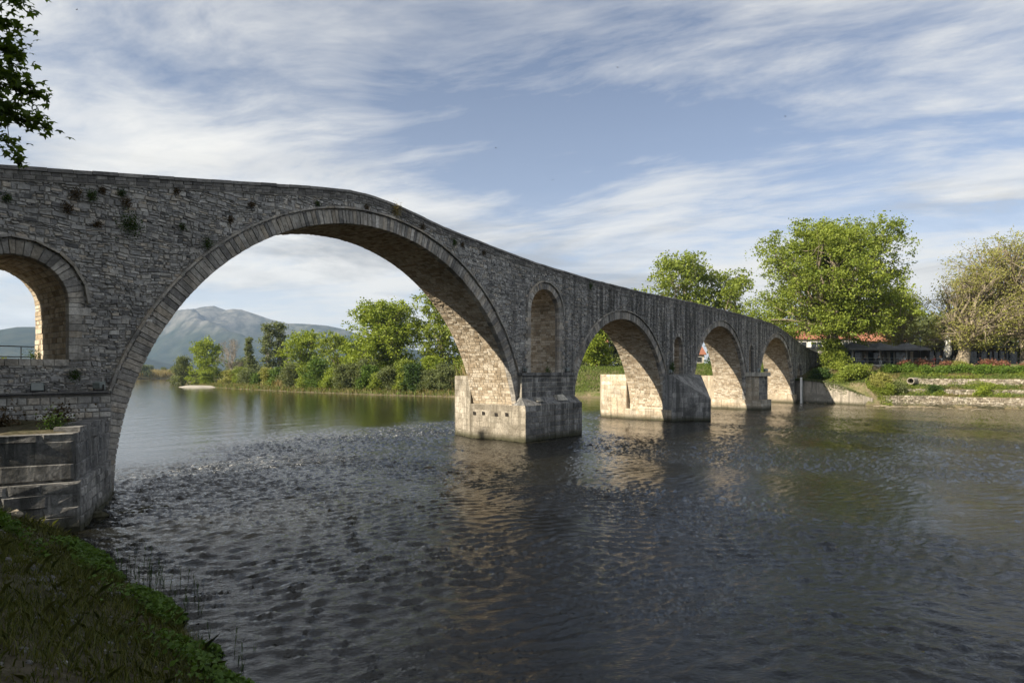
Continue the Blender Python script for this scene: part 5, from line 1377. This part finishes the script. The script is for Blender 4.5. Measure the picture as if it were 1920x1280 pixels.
# lamp posts
for s, t_, lab in ((1.0, 1.0, 'slim lamp post at the bridge end of the cafe terrace'), (13.8, 1.2, 'slim lamp post at the far end of the dark canopies')):
    p_ = A + D1 * s + D2 * t_
    root = thing('lamp_post', lab, 'lamp', (p_.x, p_.y, TZ), 0, 'lamp posts on the terrace')
    mb = MB(); mb.lathe([(.16, 0), (.16, .12), (.09, .3), (.055, .5), (.045, 3.6), (.07, 3.65)], n=10); mb.build('post', M_IRON, root)
    mb = MB(); mb.lathe([(.10, 3.66), (.20, 4.1), (.22, 4.12)], n=6); mb.build('lantern', M_LGLASS, root)
    mb = MB(); mb.lathe([(.24, 4.125), (.10, 4.3), (.03, 4.42)], n=6); mb.build('lantern_cap', M_IRON, root)

# tables, chairs, people
def make_chair():
    root = thing('cafe_chair', 'dark cafe chair', 'chair')
    mb = MB(); mb.box(-.22, .22, -.22, .22, .42, .46); mb.build('seat', M_WOOD, root)
    mb = MB(); mb.box(-.22, .22, .19, .22, .56, .90); mb.build('backrest', M_WOOD, root)
    for sx_ in (-.2, .2):
        for sy_ in (-.2, .205):
            mb = MB(); mb.tube([(sx_, sy_, 0), (sx_ * .95, sy_ * .97, .42 if sy_ < 0 else .88)], .018, 5); mb.build('leg', M_IRON, root)
    return root
def make_table():
    root = thing('cafe_table', 'small cafe table', 'table')
    mb = MB(); mb.box(-.4, .4, -.4, .4, .72, .755); mb.build('tabletop', M_SLAB, root)
    mb = MB(); mb.tube([(0, 0, .03), (0, 0, .72)], .035, 6); mb.build('leg', M_IRON, root)
    mb = MB(); mb.lathe([(.28, 0), (.26, .03)], n=12); mb.build('foot', M_IRON, root)
    return root
M_SKIN = plain('skin', (0.50, 0.32, 0.23), 0.6, 0, 0.08)
def make_person(name, shirt, trousers, hair, seed):
    """a seated figure, one skinned body; hips on a 0.45 m seat, facing -Y"""
    rp = random.Random(seed); ar = rp.uniform(-.05, .1)
    J = [((0, 0, .55), .15), ((0, .02, .75), .14), ((0, .03, .95), .155), ((0, .02, 1.06), .07), ((0, -.01, 1.13), .055), ((0, -.03, 1.22), .095), ((0, -.03, 1.31), .085)]
    E = [(0, 1), (1, 2), (2, 3), (3, 4), (4, 5), (5, 6)]
    for s in (-1, 1):
        b0 = len(J)
        J += [((s * .20, .02, 1.0), .065), ((s * .25, -.06, .78), .05), ((s * .17, -.30, .76 + ar), .04), ((s * .15, -.40, .78 + ar), .035)]
        E += [(2, b0), (b0, b0 + 1), (b0 + 1, b0 + 2), (b0 + 2, b0 + 3)]
        b1 = len(J)
        J += [((s * .10, -.12, .54), .095), ((s * .13, -.44, .52), .068), ((s * .13, -.46, .10), .045), ((s * .14, -.60, .045), .04)]
        E += [(0, b1), (b1, b1 + 1), (b1 + 1, b1 + 2), (b1 + 2, b1 + 3)]
    me = bpy.data.meshes.new('body'); me.from_pydata([j[0] for j in J], E, [])
    o = bpy.data.objects.new('body', me); COL.objects.link(o)
    md = o.modifiers.new('skin', 'SKIN'); o.modifiers.new('sub', 'SUBSURF').levels = 1
    for i, j in enumerate(J): me.skin_vertices[0].data[i].radius = (j[1], j[1]); me.skin_vertices[0].data[i].use_root = (i == 0)
    dg = bpy.context.evaluated_depsgraph_get(); m2 = bpy.data.meshes.new_from_object(o.evaluated_get(dg)); o.modifiers.clear(); o.data = m2
    m2.materials.clear()
    for m_ in (shirt, trousers, M_SKIN): m2.materials.append(m_)
    for p_ in m2.polygons:
        c_ = p_.center; p_.use_smooth = True
        p_.material_index = 2 if c_.z > 1.07 or (c_.y < -.24 and c_.z > .66) else (1 if c_.z < .60 else 0)
    root = thing('person', '', 'person'); o.parent = root
    mb = MB(); mb.lathe([(.088, 1.25), (.102, 1.30), (.088, 1.37), (.03, 1.41)], c=(0, -.015, 0), n=10); mb.build('hair', hair, root, smooth=True)
    return root
CW, CR, CK, CB = (plain('white cloth', (.75, .75, .76), .9), plain('red cloth', (.50, .05, .04), .9), plain('dark cloth', (.03, .03, .04), .9), plain('blue cloth', (.10, .16, .28), .9))
H1, H2, H3 = plain('brown hair', (.06, .035, .02), .7), plain('grey hair', (.45, .43, .40), .7), plain('fair hair', (.35, .22, .10), .7)
chair0 = make_chair(); table0 = make_table()
seats = [(11.2, 1.4, CW, CK, H1, 'seated person in a white shirt at the right end of the dark canopies'),
         (14.9, 1.4, CW, CR, H1, 'seated person in white shirt and red trousers before the gnarled plane tree'),
         (16.6, 1.6, CR, CK, H2, 'seated grey-haired person in a red top left of the closed parasol'),
         (17.7, 1.5, CW, CB, H3, 'seated fair-haired person in white just left of the closed parasol'),
         (18.3, 2.3, CB, CK, H3, 'seated fair-haired person in blue behind the closed parasol'),
         (20.0, 1.5, CW, CK, H2, 'seated grey-haired person in white right of the closed parasol'),
         (21.6, 1.6, CB, CK, H1, 'seated dark-haired person in blue at the right edge of the terrace'),
         (22.8, 1.7, CK, CK, H1, 'seated person in dark clothes at the right edge of the terrace'),
         (4.5, 1.6, CK, CB, H1, 'seated person in dark clothes under the canopy nearest the plane tree'),
         (6.9, 1.6, CK, CW, H1, 'seated person with white trousers under the middle canopy')]
for i, (s, t_, sh_, tr_, hr_, lab) in enumerate(seats):
    p_ = A + D1 * s + D2 * t_; rz_ = RZ + (R(90) if i % 2 else R(-90)) + 0.2 * math.sin(i * 3)
    pr_ = make_person('person', sh_, tr_, hr_, i); pr_.location = (p_.x, p_.y, TZ); pr_.rotation_euler = (0, 0, rz_); pr_['label'] = lab; pr_['group'] = 'people seated on the cafe terrace'
    ch_ = copy_tree(chair0) if i else chair0
    ch_.location = (p_.x, p_.y, TZ); ch_.rotation_euler = (0, 0, rz_); ch_['label'] = 'chair under the ' + lab.replace('seated ', ''); ch_['group'] = 'dark cafe chairs'
    f_ = Vector((math.sin(rz_), -math.cos(rz_), 0)); tp_ = p_ + f_ * 0.85
    tb_ = copy_tree(table0) if i else table0
    tb_.location = (tp_.x, tp_.y, TZ); tb_.rotation_euler = (0, 0, rz_); tb_['label'] = 'table by the ' + lab.replace('seated ', ''); tb_['group'] = 'small cafe tables'
for i, (s, t_) in enumerate(((2.2, 1.3), (3.2, 2.2), (5.6, 1.2), (6.0, 2.6), (8.2, 1.3), (8.9, 2.4), (9.8, 1.3), (12.5, 1.8), (13.1, 1.2), (19.0, 3.2), (21.0, 3.0))):
    p_ = A + D1 * s + D2 * t_; ch_ = copy_tree(chair0); ch_.location = (p_.x, p_.y, TZ); ch_.rotation_euler = (0, 0, i * 1.9)
    ch_['label'] = 'empty dark chair on the cafe terrace'; ch_['group'] = 'empty dark chairs on the cafe terrace'

# ------------------------------------------------------------------ fittings on the bridge
def floodlight(label, loc, rz, s=1.0, tilt=R(25)):
    root = thing('floodlight', label, 'floodlight', loc, rz, 'floodlights fixed to the bridge')
    mb = MB(); mb.box(-.15 * s, .15 * s, -.02 * s, .02 * s, 0, .04 * s)
    for sx_ in (-1, 1): mb.box(sx_ * .17 * s - .012, sx_ * .17 * s + .012, -.02 * s, .02 * s, 0, .2 * s)
    mb.build('bracket', M_IRON, root)
    mb = MB(); mb.quadbox([(-.16 * s, -.09 * s, .05 * s), (.16 * s, -.09 * s, .05 * s), (.12 * s, .1 * s, .09 * s), (-.12 * s, .1 * s, .09 * s), (-.16 * s, -.09 * s, .29 * s), (.16 * s, -.09 * s, .29 * s), (.12 * s, .1 * s, .25 * s), (-.12 * s, .1 * s, .25 * s)])
    h_ = mb.build('housing', M_LAMP, root)
    mb = MB(); mb.box(-.14 * s, .14 * s, -.105 * s, -.092 * s, .07 * s, .27 * s); mb.build('glass', M_LGLASS, h_)
floodlight('square floodlight on the ledge of the near pier, further left', (-2.35, -0.50, 3.77), R(-15), 1.05)
floodlight('dark floodlight on the ledge of the near pier, beside the great arch', (-0.62, -0.46, 3.77), R(120), 1.1)
floodlight('floodlight on top of the second pier', (45.0, -0.5, 4.28), R(200), 1.3)
floodlight('floodlight at the left end of the third pier cap', (67.2, -1.5, 4.43), R(210), 1.5)
floodlight('floodlight at the right end of the third pier cap', (69.8, -1.5, 4.43), R(150), 1.5)
floodlight('floodlight on top of the first river pier, right end', (28.6, -0.2, 4.41), R(160), 1.1)
floodlight('floodlight on top of the first river pier, left end', (23.7, -0.2, 4.41), R(200), 1.1)
mb = MB(); mb.tube([(-9.4, -0.68, 3.70), (-6, -0.69, 3.685), (-3, -0.69, 3.70), (-0.4, -0.69, 3.71)], 0.018, 5)
tag(mb.build('power_cable', M_IRON, loc=(-5, -0.68, 3.7)), 'black cable running along the ledge of the near pier', 'cable')
root = thing('iron_railing', 'thin dark iron railing behind the left flood arch', 'railing', (-3.5, 5.0, 2.2))
for k in range(9):
    mb = MB(); mb.tube([(-2.5 + k * 0.9, 0, 0), (-2.5 + k * 0.9, 0, 3.2)], .018, 5); mb.build('post', M_IRON, root)
for z_ in (2.8, 3.2):
    mb = MB(); mb.tube([(-2.5, 0, z_), (4.7, 0, z_)], .02, 5); mb.build('rail', M_IRON, root)
# driftwood and birds
M_DRIFT = plain('driftwood', (0.27, 0.23, 0.165), 0.9, 0, 0.3, 3)
rd = random.Random(31)
for i, (x_, y_, n_, lab) in enumerate(((82.6, -12.6, 9, 'long tangle of pale driftwood in the shallows left of the drain pipe'), (82.4, -15.4, 7, 'pale driftwood tangle in the shallows below the drain pipe'), (81.4, -20.5, 6, 'driftwood tangle farthest right in the shallows'), (79.8, -14.0, 4, 'small driftwood heap out in the water'))):
    root = thing('driftwood', lab, 'driftwood', (x_, y_, 0), 0, 'driftwood in the shallows')
    for k in range(n_):
        mb = MB(); a_ = rd.gauss(-1.2, 0.5); L_ = rd.uniform(0.6, 2.0); c_ = Vector((rd.gauss(0, .4), rd.gauss(0, 1.0), rd.uniform(.05, .20))); d_ = Vector((math.cos(a_), math.sin(a_), rd.uniform(-.05, .12))) * L_ / 2
        branch(mb, c_ - d_, c_ + d_, rd.uniform(.03, .06), .015, rd, 5, 4, .08); mb.build('stick', M_DRIFT, root)
for i, (x_, y_, z_, lab) in enumerate(((18.5, 67, 50, 'tiny dark bird high in the sky at the upper left'), (61.6, 14.2, 43, 'tiny dark bird near the top right of the sky'), (54.5, 28.4, 34, 'tiny dark bird in the middle of the sky'), (62.4, 24.8, 31, 'tiny dark bird above the crown of the deck trees'), (78, -1.5, 38, 'tiny dark bird in the blue at the right'))):
    root = thing('bird', lab, 'bird', (x_, y_, z_), i * 1.1, 'birds in the sky'); root.scale = (.55, .55, .55)
    mb = MB(); mb.tube([(-.22, 0, 0), (-.1, 0, .01), (.08, 0, .01), (.2, 0, .03)], [.01, .05, .06, .015], 6); mb.build('body', M_IRON, root)
    for s_ in (-1, 1):
        mb = MB(); mb.v = [(.08, 0, .02), (-.08, 0, .02), (.02, s_ * .28, .12), (.12, s_ * .26, .12), (-.06, s_ * .52, .05)]; mb.t = [.5] * 5; mb.f = [(0, 1, 2, 3), (3, 2, 4)]; mb.m = [0, 0]; mb.build('wing', M_IRON, root)
# gravel spit and plants at the foot of the near pier
mb = MB()
for k in range(260): rock(mb, (-1.2 + rk.gauss(0, .9), -3.0 + rk.gauss(0, .3) - 0, -.03), rk.uniform(.03, .09), rk.random())
tag(mb.build('gravel_spit', M_GAB), 'small gravel spit in the water beside the near pier', 'gravel', kind='stuff')

# ------------------------------------------------------------------ haze: one closed box of even, thin air
m = bpy.data.materials.new('thin haze'); m.use_nodes = True; t = m.node_tree; t.nodes.clear()
pvn = N(t, 'VolumePrincipled', {'Color': (0.52, 0.72, 1.0, 1), 'Density': 0.00012, 'Anisotropy': 0.25})
t.links.new(pvn.outputs[0], N(t, 'OutputMaterial').inputs['Volume'])
mb = MB(); mb.box(-6100, 6100, -6100, 6100, -12, 455)
hb = mb.build('haze', m); tag(hb, kind='stuff')
